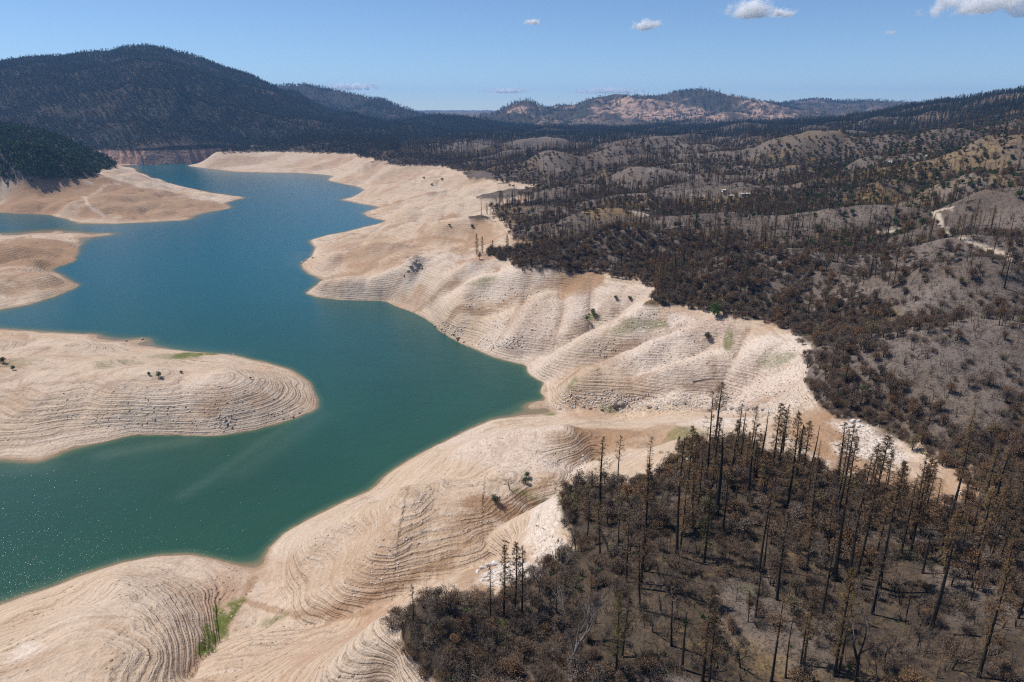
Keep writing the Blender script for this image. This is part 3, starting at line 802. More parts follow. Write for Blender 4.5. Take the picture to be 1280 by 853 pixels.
CLS = np.zeros((NT, NR), np.int8)              # 0 hillside
CLS[(Z < ZH) & (Z0 < ZH + 4) & (RR < 2270)] = 1  # bare bank
LEFT = TT < radians(-9)
def poly_mask(pix):
    """cells inside a pixel polygon laid on the water plane"""
    q = np.array([at_z(p[0], p[1], 0.0)[:2] for p in pix])
    ins = np.zeros(Z.shape, bool)
    j = len(q) - 1
    for i in range(len(q)):
        xi, yi = q[i]; xj, yj = q[j]
        c = ((yi > Y) != (yj > Y)) & (X < (xj - xi) * (Y - yi) / (yj - yi + 1e-12) + xi)
        ins ^= c; j = i
    return ins
CLS[poly_mask([(-900,380),(-300,392),(0,404),(120,410),(190,416),(200,426),(300,438),(380,456),(415,490),(410,520),(330,548),(230,556),(140,562),(70,590),(-300,640),(-900,700)])] = 2
CLS[poly_mask([(-900,278),(-300,282),(0,286),(60,284),(160,288),(160,298),(110,310),(110,340),(110,365),(70,380),(0,396),(-300,392),(-900,380)])] = 3
CLS[(TT < radians(-14)) & (RR > 860) & (RR < 2270) & ((TT < radians(-27)) | (poly_mask([(-900,200),(150,199.5),(240,228),(330,245),(330,256),(250,278),(100,284),(0,278),(-900,278)])))] = 4
CLS[RID['mountain'] & (RR > 2270)] = 5
CLS[(RR > 2270) & (CLS == 0) & LEFT & (TT > radians(-60)) & (RR < 2900) & (Z < 60)] = 7
for k_, nm in enumerate(['back_ridge', 'far_ridge', 'low_ridge', 'rocky_ridge', 'hazy_ridge']):
    CLS[RID[nm] & (RR > 2800)] = 8 + k_
CLS[RID['wooded_ridge'] & (RR > 2000)] = 13
fc = CLS[:-1, :-1]
zmax = np.maximum(np.maximum(Z[:-1, :-1], Z[1:, :-1]), np.maximum(Z[:-1, 1:], Z[1:, 1:]))
def terrain(name, code, mat, label, cat):
    sel = (fc == code) & (zmax > -4.0)
    if not sel.any(): return
    i, j = np.nonzero(sel)
    f = np.stack([IDX[i, j], IDX[i, j + 1], IDX[i + 1, j + 1], IDX[i + 1, j]], -1)[:, ::-1]
    u, inv = np.unique(f, return_inverse=True)
    me = np_mesh(name, V_all[u], inv.reshape(f.shape))
    add_attr(me, 'paint', paint.reshape(-1, 4)[u]); add_attr(me, 'paint2', paint2.reshape(-1, 4)[u])
    me.normals_split_custom_set_from_vertices(N_all[u].astype(np.float32))
    o = link(name, me, mat)
    tag(o, label, cat, kind='structure')
    return o
terrain('burned_hillside', 0, M['ground'], 'burned brown and grey hillside above the bare lake bank', 'hillside')
terrain('lake_bank', 1, M['ground'], 'bare pale terraced lake bank below the high water line', 'bank')
terrain('peninsula', 2, M['ground'], 'bare terraced tan peninsula reaching into the lake', 'peninsula')
terrain('small_headland', 3, M['ground'], 'small bare headland with a thin sand spit', 'headland')
terrain('wooded_headland', 4, M['ground'], 'brown headland with dirt tracks and green trees on top', 'headland')
terrain('mountain', 5, M['mountain'], 'large dark wooded mountain behind the lake', 'mountain')
terrain('far_bank', 7, M['mountain'], 'reddish eroded bank at the far end of the lake', 'bank')
terrain('back_ridge', 8, M['mountain'], 'dark wooded ridge just behind the large mountain', 'ridge')
terrain('far_ridge', 9, M['mountain'], 'flat blue hazy ridge on the horizon', 'ridge')
terrain('low_ridge', 10, M['mountain'], 'low dark wooded hill in the gap below the horizon', 'hill')
terrain('rocky_ridge', 11, M['hills'], 'far ridge with pinkish bare rock slopes', 'ridge')
terrain('hazy_ridge', 12, M['hills'], 'bluish far ridge right of the rocky ridge', 'ridge')
terrain('wooded_ridge', 13, M['ground'], 'wooded slope rising to the skyline', 'ridge')

# ------------------------------------------------------------------ water
def build_water():
    st = 2
    x, y, z = X[::st, ::st], Y[::st, ::st], Z[::st, ::st]
    zmin = np.minimum(np.minimum(z[:-1, :-1], z[1:, :-1]), np.minimum(z[:-1, 1:], z[1:, 1:]))
    sel = (zmin < 1.0) & (np.hypot(x, y)[:-1, :-1] < 2600)
    ni, nj = x.shape
    idx = np.arange(ni * nj).reshape(ni, nj)
    i, j = np.nonzero(sel)
    f = np.stack([idx[i, j], idx[i, j + 1], idx[i + 1, j + 1], idx[i + 1, j]], -1)[:, ::-1]
    u, inv = np.unique(f, return_inverse=True)
    v = np.stack([x.ravel()[u], y.ravel()[u], np.zeros(len(u))], -1)
    me = np_mesh('lake_water', v, inv.reshape(f.shape))
    dep = np.clip(-z.ravel()[u] / 22.0, 0, 1)
    mk = np.zeros(len(u))
    def streak(pts, w, amt):
        q = [at_z(p[0], p[1], 0)[:2] for p in pts]
        d = seg_dist(v[:, 0], v[:, 1], q)
        return amt * np.exp(-(d / w) ** 2)
    mk = np.maximum(mk, streak([(228,620),(270,594),(310,565),(350,538),(385,516)], 3.2, .38))
    mk = np.maximum(mk, streak([(300,590),(400,520)], 7, .25))
    mk = np.maximum(mk, streak([(130,569),(190,558),(240,551)], 5, .5))
    mk = np.maximum(mk, streak([(0,590),(60,585)], 5, .4))
    mk = np.maximum(mk, streak([(190,432),(240,436),(300,443)], 6, .35))
    mk = np.maximum(mk, streak([(375,318),(378,330)], 14, .35))
    add_attr(me, 'depth', np.stack([dep, mk, sstep(230, 850, np.hypot(v[:, 0], v[:, 1])), dep * 0 + 1], -1))  # third channel: painted sky reflection, growing with distance
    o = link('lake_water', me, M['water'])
    tag(o, 'teal green reservoir water with muddy edges', 'water', kind='structure')
build_water()
#@@SECTION haze
# ------------------------------------------------------------------ haze: one closed box of even air
def build_haze():
    x0, x1, y0, y1, z0, z1 = -19000, 19000, -1500, 17500, -30, 640
    v = [(x0,y0,z0),(x1,y0,z0),(x1,y1,z0),(x0,y1,z0),(x0,y0,z1),(x1,y0,z1),(x1,y1,z1),(x0,y1,z1)]
    f = [(3,2,1,0),(4,5,6,7),(0,1,5,4),(1,2,6,5),(2,3,7,6),(3,0,4,7)]
    me = bpy.data.meshes.new('haze'); me.from_pydata(v, [], f)
    m = bpy.data.materials.new('haze'); m.use_nodes = True
    nt = m.node_tree
    nt.nodes.remove(nt.nodes['Principled BSDF'])
    pv = nt.nodes.new('ShaderNodeVolumePrincipled')
    pv.inputs['Color'].default_value = (.27, .55, 1.0, 1)
    pv.inputs['Density'].default_value = 5.0e-5
    pv.inputs['Anisotropy'].default_value = 0.1
    nt.links.new(pv.outputs[0], nt.nodes['Material Output'].inputs['Volume'])
    o = link('haze', me, m)
    tag(o, 'thin blue haze in the air over the whole valley', 'haze', kind='stuff')
    return o
build_haze()
#@@SECTION objects
# ------------------------------------------------------------------ plant shapes
class MB:
    def __init__(self): self.v = []; self.f = []
    def tri(self, a, b, c):
        n = len(self.v); self.v += [a, b, c]; self.f.append((n, n + 1, n + 2))
    def tube(self, pts, rads, sides=5, cap=True):
        base = len(self.v)
        for k, (p, r) in enumerate(zip(pts, rads)):
            q = pts[min(k + 1, len(pts) - 1)] - pts[max(k - 1, 0)]
            q = q / (np.linalg.norm(q) + 1e-9)
            a = np.cross(q, [0.3, 0.9, 0.31]); a /= np.linalg.norm(a) + 1e-9
            b = np.cross(q, a)
            for s in range(sides):
                t = 2 * pi * s / sides
                self.v.append(p + r * (a * cos(t) + b * sin(t)))
        for k in range(len(pts) - 1):
            for s in range(sides):
                s2 = (s + 1) % sides
                self.f.append((base + k * sides + s, base + k * sides + s2, base + (k + 1) * sides + s2, base + (k + 1) * sides + s))
        if cap: self.f.append(tuple(base + (len(pts) - 1) * sides + s for s in range(sides)))
    def blade(self, p, d, ln, w):
        """a narrow leaf-like triangle from p along d"""
        d = d / (np.linalg.norm(d) + 1e-9)
        s = np.cross(d, RV()); s /= np.linalg.norm(s) + 1e-9
        self.tri(p - s * w * .5, p + s * w * .5, p + d * ln)
    def leaf(self, p, d, ln, w):
        d = d / (np.linalg.norm(d) + 1e-9)
        s = np.cross(d, RV()); s /= np.linalg.norm(s) + 1e-9
        n = len(self.v)
        self.v += [p, p + d * ln * .5 + s * w * .5, p + d * ln, p + d * ln * .5 - s * w * .5]
        self.f.append((n, n + 1, n + 2, n + 3))
    def mesh(self, name, mat, smooth=False):
        me = bpy.data.meshes.new(name)
        me.from_pydata([tuple(map(float, p)) for p in self.v], [], self.f)
        if smooth: me.polygons.foreach_set('use_smooth', np.ones(len(self.f), bool))
        me.materials.append(mat)
        return me

pr = np.random.default_rng(5)
def RV():
    v = pr.normal(size=3); return v / np.linalg.norm(v)
def vec(*a): return np.array(a, float)

def make_pine(h=30.0, r0=0.33, c0=0.35, cr_=2.7, nb=80, tufts=6, mat='needle_brown', bark='bark_char', stubs=14, tip=True, forked=False):
    """trunk and crown of a fire-killed pine, 30 m tall"""
    tr = MB(); cr2 = MB()
    bend = pr.normal(size=2) * 0.25
    top = 1.0 if tip else 0.96
    def ax(t): return vec(bend[0] * sin(t * 2.6), bend[1] * sin(t * 3.1), h * t * top)
    ts = np.linspace(0, 1, 11)
    tr.tube([ax(t) for t in ts], [r0 * (1.35 if t == 0 else 1) * (1 - t) ** .75 + (0.035 if tip else 0.13) for t in ts], 7)
    if forked:
        p = ax(.5)
        q = [p + vec(0.0, 0, 0), p + vec(.5, .2, 1.5), p + vec(.9, .3, 5), p + vec(1.1, .2, 10)]
        tr.tube(q, [.2, .17, .12, .04], 6)
    for k in range(stubs):
        t = pr.uniform(.15, .95); p = ax(t); a = pr.uniform(0, 2 * pi)
        d = vec(cos(a), sin(a), pr.uniform(-.1, .3)); L = pr.uniform(.5, 1.9) * (1.1 - .6 * t)
        tr.tube([p, p + d * L * .6, p + d * L + vec(0, 0, -.15 * L)], [.06, .04, .015], 3)
    for k in range(nb):
        t = c0 + (1 - c0) * (k + pr.uniform(0, 1)) / nb
        if t > .99: t = .985
        p = ax(t); a = pr.uniform(0, 2 * pi)
        u = (t - c0) / (1 - c0)
        prof = (0.45 + 0.9 * u) if u < .35 else (1 - ((u - .35) / .65) ** 1.3) * .765 + .10
        L = cr_ * prof * pr.choice([.45, .7, .9, 1.0, 1.25]) * pr.uniform(.85, 1.1)
        rise = pr.uniform(-.25, .25) + .35 * u
        d = vec(cos(a), sin(a), rise)
        q = [p, p + d * L * .5 + vec(0, 0, -.03 * L), p + d * L + vec(0, 0, pr.uniform(-.12, .12) * L)]
        cr2.tube(q, [.055, .038, .012], 3, cap=False)
        for m in range(tufts):
            s = pr.uniform(.35, 1.05)
            w = q[0] + (q[2] - q[0]) * s + RV() * .16
            for e in range(3):
                cr2.blade(w, d * .5 + RV() + vec(0, 0, .15), pr.uniform(.45, 1.0), pr.uniform(.08, .16))
    return tr.mesh('trunk', M[bark]), (cr2.mesh('crown', M[mat]) if nb else None)

def make_shrub(r=2.2, h=2.8, stems=9, twigs=240, leaves=420, tw='twig', lf='leaf_brown', lsz=.17):
    st = MB(); cr2 = MB()
    tips = []
    for k in range(stems):
        a = 2 * pi * k / stems + pr.uniform(-.4, .4); sp = pr.uniform(.25, .85)
        p0 = vec(cos(a) * .25, sin(a) * .25, -.3)
        p1 = vec(cos(a) * r * sp * .45, sin(a) * r * sp * .45, h * .42 * pr.uniform(.8, 1.2))
        p2 = vec(cos(a + .2) * r * sp * .8, sin(a + .2) * r * sp * .8, h * (1.02 - .45 * sp * sp) * pr.uniform(.75, 1.0))
        st.tube([p0, p1, p2], [.085, .06, .02], 4)
        tips += [(p1, p2)]
    lobes = [(vec(pr.normal() * r * .42, pr.normal() * r * .42, h * pr.uniform(.42, .72)), pr.uniform(.42, .70) * r) for _ in range(7)]
    for k in range(twigs):
        c, rr = lobes[k % len(lobes)]
        n = RV(); n[2] = abs(n[2]) * .9 - .15
        p = c + n * rr * pr.uniform(.25, .85) * vec(1, 1, .8)
        if p[2] < 0: p[2] = pr.uniform(0, .4)
        cr2.blade(p, n + RV() * .6 + vec(0, 0, .35), pr.uniform(.5, 1.15), pr.uniform(.035, .075))
    for k in range(leaves):
        c, rr = lobes[k % len(lobes)]
        n = RV(); n[2] = abs(n[2]) * .95 - .2
        p = c + n * rr * pr.uniform(.55, 1.05) * vec(1, 1, .85)
        if p[2] < 0: p[2] = pr.uniform(0, .5)
        cr2.leaf(p, RV() + n * .4, lsz * pr.uniform(.7, 1.5), lsz * pr.uniform(.5, 1.0))
    # twigs take slot 0, leaves slot 1
    me = bpy.data.meshes.new('crown')
    me.from_pydata([tuple(map(float, p)) for p in cr2.v], [], cr2.f)
    me.materials.append(M[tw]); me.materials.append(M[lf])
    mi = np.zeros(len(cr2.f), np.int32); mi[twigs:] = 1
    me.polygons.foreach_set('material_index', mi)
    return st.mesh('stems', M['bark_char']), me

def make_bare_oak(h=11.0, mat='twig_pale', bark='bark_grey'):
    tr = MB(); cr2 = MB()
    def grow(p, d, L, r, lvl):
        q = [p]; dd = d.copy()
        for k in range(3):
            dd = dd + RV() * .16 + vec(0, 0, .06); dd /= np.linalg.norm(dd)
            q.append(q[-1] + dd * L / 3)
        (tr if lvl < 2 else cr2).tube(q, [r, r * .85, r * .7, r * .5], 5 if lvl < 2 else 3, cap=False)
        if lvl == 4:
            return
        n = 3 if lvl else 4
        for k in range(n + (lvl > 1)):
            nd = dd + RV() * (.62 if lvl else .5); nd[2] = abs(nd[2]) * .8 + .1
            nd /= np.linalg.norm(nd)
            grow(q[-1] if k < 2 else q[2], nd, L * pr.uniform(.55, .8), r * .5, lvl + 1)
    grow(vec(0, 0, -.3), vec(.06, .03, 1), h * .36, .24, 0)
    return tr.mesh('trunk', M[bark]), cr2.mesh('crown', M[mat])

def make_round_tree(h=8.0, r=3.4, leaves=900, mat='leaf_green', lsz=.55, bark='bark_brown', lobes_n=9):
    tr = MB(); cr2 = MB()
    tr.tube([vec(0, 0, -.4), vec(.1, 0, h * .3), vec(-.1, .15, h * .55), vec(0, 0, h * .8)], [.22, .18, .12, .03], 6)
    lobes = []
    for k in range(lobes_n):
        a = pr.uniform(0, 2 * pi); rad = r * pr.uniform(.1, .62)
        c = vec(cos(a) * rad, sin(a) * rad, h * pr.uniform(.38, .8)); lobes.append((c, r * pr.uniform(.34, .52)))
        tr.tube([vec(0, 0, h * .3), c * vec(.5, .5, .8), c], [.1, .06, .02], 4)
    for k in range(leaves):
        c, rr = lobes[k % lobes_n]
        n = RV(); p = c + n * rr * pr.uniform(.5, 1.1) * vec(1, 1, .85)
        if p[2] < .2: p[2] = pr.uniform(.2, .8)
        cr2.leaf(p, RV() + n * .3, lsz * pr.uniform(.6, 1.3), lsz * pr.uniform(.5, .95))
    return tr.mesh('trunk', M[bark]), cr2.mesh('crown', M[mat])

def make_far_tree(h=14.0, r=3.0, n=70, mat='leaf_mountain', cone=False):
    """one small crown seen from kilometres away, trunk and leaf clumps in one mesh"""
    m = MB()
    m.tube([vec(0, 0, -1), vec(0, 0, h * .9)], [.25, .05], 4)
    for k in range(n):
        if cone:
            t = pr.uniform(.18, 1.0); rad = r * (1.04 - t) * pr.uniform(.3, 1.1); z = h * t
        else:
            q = RV(); rad = r * math.hypot(q[0], q[1]) * pr.uniform(.5, 1.1); z = h * .58 + q[2] * h * .40 * pr.uniform(.6, 1.1)
        a = pr.uniform(0, 2 * pi)
        m.leaf(vec(cos(a) * rad, sin(a) * rad, z), RV() * vec(1, 1, .6) + vec(cos(a), sin(a), 0) * .5, r * pr.uniform(.45, .9), r * pr.uniform(.3, .7))
    return m.mesh('crown', M[mat])

def join(name, a, b):
    """trunk and crown as one mesh, for the scattered masses"""
    v = [x.co[:] for x in a.vertices]; n = len(v)
    f = [tuple(p.vertices) for p in a.polygons]; mi = [0] * len(f)
    mats = [a.materials[0]]
    if b is not None:
        v += [x.co[:] for x in b.vertices]
        f += [tuple(i + n for i in p.vertices) for p in b.polygons]
        mi += [1 + p.material_index for p in b.polygons]; mats += list(b.materials)
    me = bpy.data.meshes.new(name); me.from_pydata(v, [], f)
    for m_ in mats: me.materials.append(m_)
    me.polygons.foreach_set('material_index', np.array(mi, np.int32))
    return me

PINES = {
 'brown': [make_pine(c0=c, cr_=w, nb=n, tufts=k) for c, w, n, k in [(.34, 3.6, 105, 8), (.24, 3.3, 100, 7), (.42, 4.0, 90, 9), (.30, 3.0, 110, 6), (.18, 3.6, 110, 7), (.48, 3.4, 84, 8)]],
 'sparse': [make_pine(c0=c, cr_=w, nb=n, tufts=k) for c, w, n, k in [(.42, 2.9, 56, 4), (.52, 3.1, 48, 4), (.38, 2.5, 64, 3), (.28, 3.0, 60, 4), (.6, 2.6, 44, 5)]],
 'snag': [make_pine(nb=n, c0=c, cr_=w, tufts=0, stubs=st_, r0=r_, tip=tp) for n, c, w, st_, r_, tp in ((30, .4, 2.2, 22, .30, True), (16, .5, 1.7, 30, .36, False), (44, .3, 2.6, 14, .26, True), (10, .6, 1.5, 12, .40, False))],
 'olive': [make_pine(c0=.18, cr_=3.0, nb=110, tufts=7, mat='needle_olive'), make_pine(c0=.25, cr_=3.4, nb=110, tufts=7, mat='needle_olive')],
 'broken': [make_pine(nb=0, stubs=10, tip=False, r0=.36)],
 'forked': [make_pine(nb=24, c0=.5, cr_=1.8, tufts=1, stubs=20, forked=True)],
}
SHRUBS = [make_shrub(*a) for a in [(2.2, 2.8, 9, 360, 560), (2.5, 2.4, 10, 420, 300), (1.9, 3.2, 8, 320, 600), (2.3, 2.6, 9, 520, 160), (2.0, 2.2, 8, 460, 80)]]
DENSE = [make_round_tree(6.5, 3.3, 1900, 'leaf_brown', .29, 'bark_char'), make_round_tree(5.5, 3.0, 1700, 'leaf_brown', .27, 'bark_char', 13), make_round_tree(7.0, 3.0, 1300, 'twig', .28, 'bark_char', 12)]
OAKS = [make_bare_oak(11, 'twig_pale', 'bark_grey'), make_bare_oak(10, 'twig', 'bark_char'), make_bare_oak(12, 'twig_pale', 'bark_char')]
GREENS = [make_round_tree(6.0, 3.0, 900, 'leaf_green', .42), make_round_tree(5.0, 2.8, 900, 'leaf_olive', .40), make_round_tree(8.0, 3.2, 900, 'leaf_dark', .5)]
FAR = {
 'mountain': [make_far_tree(15, 3.6, 60), make_far_tree(12, 3.8, 60), make_far_tree(20, 3.0, 60, cone=True), make_far_tree(13, 3.2, 60)],
 'green': [make_far_tree(12, 4.2, 110, 'leaf_dark'), make_far_tree(10, 4.4, 110, 'leaf_dark'), make_far_tree(17, 3.0, 90, 'leaf_dark', True), make_far_tree(9, 3.8, 110, 'leaf_olive')],
 'conifer': [make_far_tree(19, 2.6, 70, 'leaf_mountain', True), make_far_tree(23, 2.8, 80, 'leaf_mountain', True), make_far_tree(16, 3.0, 70, 'leaf_mountain', True)],
}

# ------------------------------------------------------------------ placing plants
def place(proto, name, loc, s, rz, label, cat, group=None, parts=('trunk', 'crown'), tilt=(0, 0)):
    root = empty(name, loc)
    root.rotation_euler = (tilt[0], tilt[1], rz)
    root.scale = (s, s, s) if np.isscalar(s) else s
    for me, pn in zip(proto, parts):
        if me is not None:
            o = bpy.data.objects.new(pn, me); COL.objects.link(o); o.parent = root
    tag(root, label, cat, group)
    return root

def scatter(name, label, cat, protos, pts, scales, tilts=None):
    """one mass of plants: shapes set on points by geometry nodes"""
    coll = bpy.data.collections.new(name + '_shapes')
    for k, me in enumerate(protos):
        coll.objects.link(bpy.data.objects.new('%s_shape_%02d' % (name, k), me))
    n = len(pts)
    me = bpy.data.meshes.new(name)
    me.vertices.add(n); me.vertices.foreach_set('co', np.ascontiguousarray(pts, np.float32).ravel())
    for nm, ty, data in (('rz', 'FLOAT', rng.uniform(0, 6.283, n)), ('sc', 'FLOAT', scales), ('pick', 'INT', rng.integers(0, len(protos), n))):
        a = me.attributes.new(nm, ty, 'POINT'); a.data.foreach_set('value', data.astype(np.int32 if ty == 'INT' else np.float32))
    o = link(name, me)
    ng = bpy.data.node_groups.new(name, 'GeometryNodeTree')
    ng.interface.new_socket('Geometry', in_out='INPUT', socket_type='NodeSocketGeometry')
    ng.interface.new_socket('Geometry', in_out='OUTPUT', socket_type='NodeSocketGeometry')
    nn = ng.nodes; L = ng.links
    gi = nn.new('NodeGroupInput'); go = nn.new('NodeGroupOutput')
    ip = nn.new('GeometryNodeInstanceOnPoints'); ip.inputs['Pick Instance'].default_value = True
    ci = nn.new('GeometryNodeCollectionInfo'); ci.inputs['Collection'].default_value = coll
    ci.inputs['Separate Children'].default_value = True; ci.inputs['Reset Children'].default_value = True
    def na(nm, ty):
        x = nn.new('GeometryNodeInputNamedAttribute'); x.data_type = ty; x.inputs['Name'].default_value = nm; return x.outputs['Attribute']
    cx = nn.new('ShaderNodeCombineXYZ'); L.new(na('rz', 'FLOAT'), cx.inputs[2])
    L.new(gi.outputs[0], ip.inputs['Points']); L.new(ci.outputs[0], ip.inputs['Instance'])
    L.new(na('pick', 'INT'), ip.inputs['Instance Index']); L.new(cx.outputs[0], ip.inputs['Rotation'])
    L.new(na('sc', 'FLOAT'), ip.inputs['Scale']); L.new(ip.outputs[0], go.inputs[0])
    md = o.modifiers.new('scatter', 'NODES'); md.node_group = ng
    tag(o, label, cat, kind='stuff')
    return o

def jitter(x0, x1, y0, y1, sp):
    xs = np.arange(x0, x1, sp); ys = np.arange(y0, y1, sp)
    gx_, gy_ = np.meshgrid(xs, ys)
    gx_ = gx_.ravel() + rng.uniform(-.5, .5, gx_.size) * sp; gy_ = gy_.ravel() + rng.uniform(-.5, .5, gy_.size) * sp
    return gx_, gy_

def in_wedge(x, y, margin=8.0):
    return np.abs(np.degrees(np.arctan2(x, y))) < 38.5 + margin

ORD = ['first', 'second', 'third', 'fourth', 'fifth', 'sixth', 'seventh', 'eighth', 'ninth', 'tenth', 'eleventh', 'twelfth']

# ---- pines that can be told apart in the photograph: base px, base py, top py, kind, label
PX = [
 (516.7,782,729,'sparse','lone small pine standing on the left tip of the near thicket'),
 (569.6,762,730,'sparse','short thin pine on the back edge of the near thicket, left of the white outcrop'),
 (613,778,706,'sparse','leftmost and shortest of four pines in front of the white rock outcrop'),
 (629,772,680,'brown','tallest of four pines in front of the white rock outcrop, second from left'),
 (643.5,767,678,'brown','third from left of four pines in front of the white rock outcrop'),
 (652,771,682,'sparse','rightmost of four pines in front of the white rock outcrop'),
 (696,771,712,'snag','thin bare snag on the ash right of the white rock outcrop'),
 (688,730,710,'snag','tiny black snag behind the fallen logs on the white outcrop'),
 (783,728,640,'sparse','thin black pine immediately left of the tallest near pine'),
 (800,736,578,'brown','tallest near pine with long black trunk and brown top, shadow at its foot'),
 (804,714,600,'snag','bare dark pole close behind the tallest near pine'),
 (772,607,543,'sparse','left of two thin dead pines standing against the pale bank'),
 (811,604,545,'sparse','right of two thin dead pines standing against the pale bank'),
 (739,616,588,'brown','small brown cone shaped pine at the far tip of the near thicket'),
 (846,696,545,'sparse','tall slim black pine between the tallest pine and the olive brown pine'),
 (850,688,600,'brown','shorter brown pine close beside the tall slim black pine'),
 (880,703,612,'olive','olive brown pine with thick black trunk on grey ash ground'),
 (870,647,558,'sparse','dark thin pine behind the olive brown pine'),
 (883,614,489,'sparse','very tall pine whose top stands alone against the pale bank'),
 (890,609,520,'brown','brown pine right beside the very tall lone topped pine'),
 (859,615,532,'brown','brown crowned pine at the left edge of the back stand'),
 (846,600,545,'brown','leftmost brown pine of the back stand beside the pale bank'),
 (866,600,540,'brown','brown pine between the left edge of the back stand and the very tall one'),
 (926,568,511,'snag','bare pole in front of the grey rock ledge, left of two'),
 (938.5,566,507,'sparse','thin pine in front of the grey rock ledge, right of two'),
 (963,610,504,'brown','dense dark brown pine at the centre of the back stand'),
 (972,588,512,'brown','brown pine touching the dense dark pine in the back stand'),
 (978,575,506,'sparse','thin topped pine between dense dark pine and tall leaning pine'),
 (984,637,515,'brown','tall pine with a clear black trunk above the small green patch'),
 (1003,594,525,'brown','brown pine beside the ochre meadow in the back stand'),
 (1020.5,582,550,'sparse','small pine in front of the ochre meadow'),
 (903,666,600,'snag','slim bare snag right of the olive brown pine'),
 (928,690,655,'broken','short broken black stump on the ash slope'),
 (934,682,664,'broken','smaller broken stump right next to the short black stump'),
 (948,721,612,'sparse','tall dark pine with a long diagonal shadow on the ash slope'),
 (971,750,640,'brown','brown pine downhill from the one with a long diagonal shadow'),
 (955,712,632,'snag','thin dark pole behind the pine with a long diagonal shadow'),
 (1055.7,641,545,'brown','first tall pine at the right side of the ochre meadow'),
 (1036,671,630,'snag','short dark snag below the back stand right of the green patch'),
 (1046,648,556,'sparse','thin pine just left of the tall pine by the ochre meadow'),
 (1070.5,721,596,'sparse','long leaning black pine with shadow on the ridge crest'),
 (1099,735,575,'brown','tall leaning brown pine in front of the white boulder wash'),
 (1137,696,583,'brown','thick brown pine at the right end of the crest row'),
 (1074,648,565,'sparse','slim pine directly below the white boulders'),
 (1087,640,570,'brown','brown pine below the pale boulder wash, behind the crest'),
 (1126,692,596,'sparse','thin pine immediately left of the thick crest row end pine'),
 (1112,668,585,'brown','brown pine midway along the crest row'),
 (1184,664,612,'snag','lone bare pole on the tan creek flat'),
 (1202,690,633,'sparse','first of five thin poles right of the tan creek flat'),
 (1213.6,678,620,'sparse','second of five thin poles right of the tan creek flat'),
 (1227.7,690,625,'sparse','third of five thin poles right of the tan creek flat'),
 (1236,696,650,'snag','fourth and shortest of five poles right of the tan creek flat'),
 (1247.6,646,598,'sparse','fifth of five poles right of the tan creek flat, farther back'),
 (1263,652,582,'brown','tall brown pine at right edge beyond the creek'),
 (1277,640,580,'brown','pine cut by the right edge of the picture beyond the creek'),
 (1161.5,791,670,'snag','thick black leaning snag on the open slope'),
 (735.5,802,720,'sparse','thin pine between the pale forked oak and the olive pine'),
 (770,844,742,'olive','bushy olive brown pine near the bottom edge'),
 (853,837,761,'broken','black branchless snag pole near the bottom edge'),
 (878,852,730,'brown','tall brown pine right of the branchless black pole'),
 (886,860,760,'brown','brown pine touching the tall one right of the black pole'),
 (964,853,743,'sparse','slender dark pine beside the dark shaded hollow at the bottom'),
 (1004.6,832,735,'brown','brown pine in the bottom group with its shadow to the right'),
 (997.5,853,762,'sparse','thin pine at bottom edge left of the big brown crown'),
 (982,848,768,'snag','slim snag at bottom edge between two brown pines'),
 (1027,773,668,'forked','forked dark snag on the middle slope'),
 (1043,846,712,'olive','big brown crowned pine low in the middle of the near forest'),
 (1048,842,780,'snag','short black pole at the foot of the big brown crown'),
 (1090,768,650,'sparse','slim leaning pine with a clear lower trunk on the near slope'),
 (1223,847,698,'brown','large leaning brown pine in the bottom right corner'),
 (1272.7,773,688,'brown','brown crowned pine at the right edge above the bottom corner'),
 (1132,777,726,'sparse','small dark pine left of the thick leaning snag'),
 (1180,716,640,'brown','brown pine above the thick leaning snag on the crest'),
 (1255,726,660,'brown','rust brown pine on the right slope above the edge pine'),
 (1215,735,660,'sparse','sparse brown pine on right slope between edge pine and snag'),
]
def solve_h(b, top):
    lo, hi = 2.0, 60.0
    for _ in range(30):
        m_ = .5 * (lo + hi)
        if project(b[0], b[1], b[2] + m_)[1] > top: lo = m_
        else: hi = m_
    return lo
pine_xy = []
NAMES = {'brown': 'scorched_pine', 'sparse': 'scorched_pine', 'olive': 'scorched_pine', 'snag': 'dead_snag', 'broken': 'dead_snag', 'forked': 'dead_snag'}
for k, (bx_, by_, ty_, kind, lab) in enumerate(PX):
    b = hit(bx_, by_)
    hh = solve_h(b, ty_)
    pv_ = PINES[kind]
    wide = 1.0 if hh > 24 else 1.15
    place(pv_[k % len(pv_)], NAMES[kind], (b[0], b[1], b[2] - .25), (hh / 30 * wide, hh / 30 * wide, hh / 30), pr.uniform(0, 6.28), lab, 'tree',
          'burned pines on the near slope', tilt=(pr.normal() * .012, pr.normal() * .012))
    pine_xy.append((b[0], b[1], hh))
pine_xy = np.array(pine_xy)
#@@SECTION scatter
# ---- the burned near spur and the hills beyond: shrubs, oaks and further pines
def keep_clear(x, y, arr, r):
    ok = np.ones(len(x), bool)
    for q in arr: ok &= (x - q[0]) ** 2 + (y - q[1]) ** 2 > r * r
    return ok

def burned(x, y, lim=ZH + .4):
    z = height(x, y)
    return z, (z > lim) & (grid_at(Z0, x, y) > ZH - 3) & (grid_at(road, x, y) < .3)

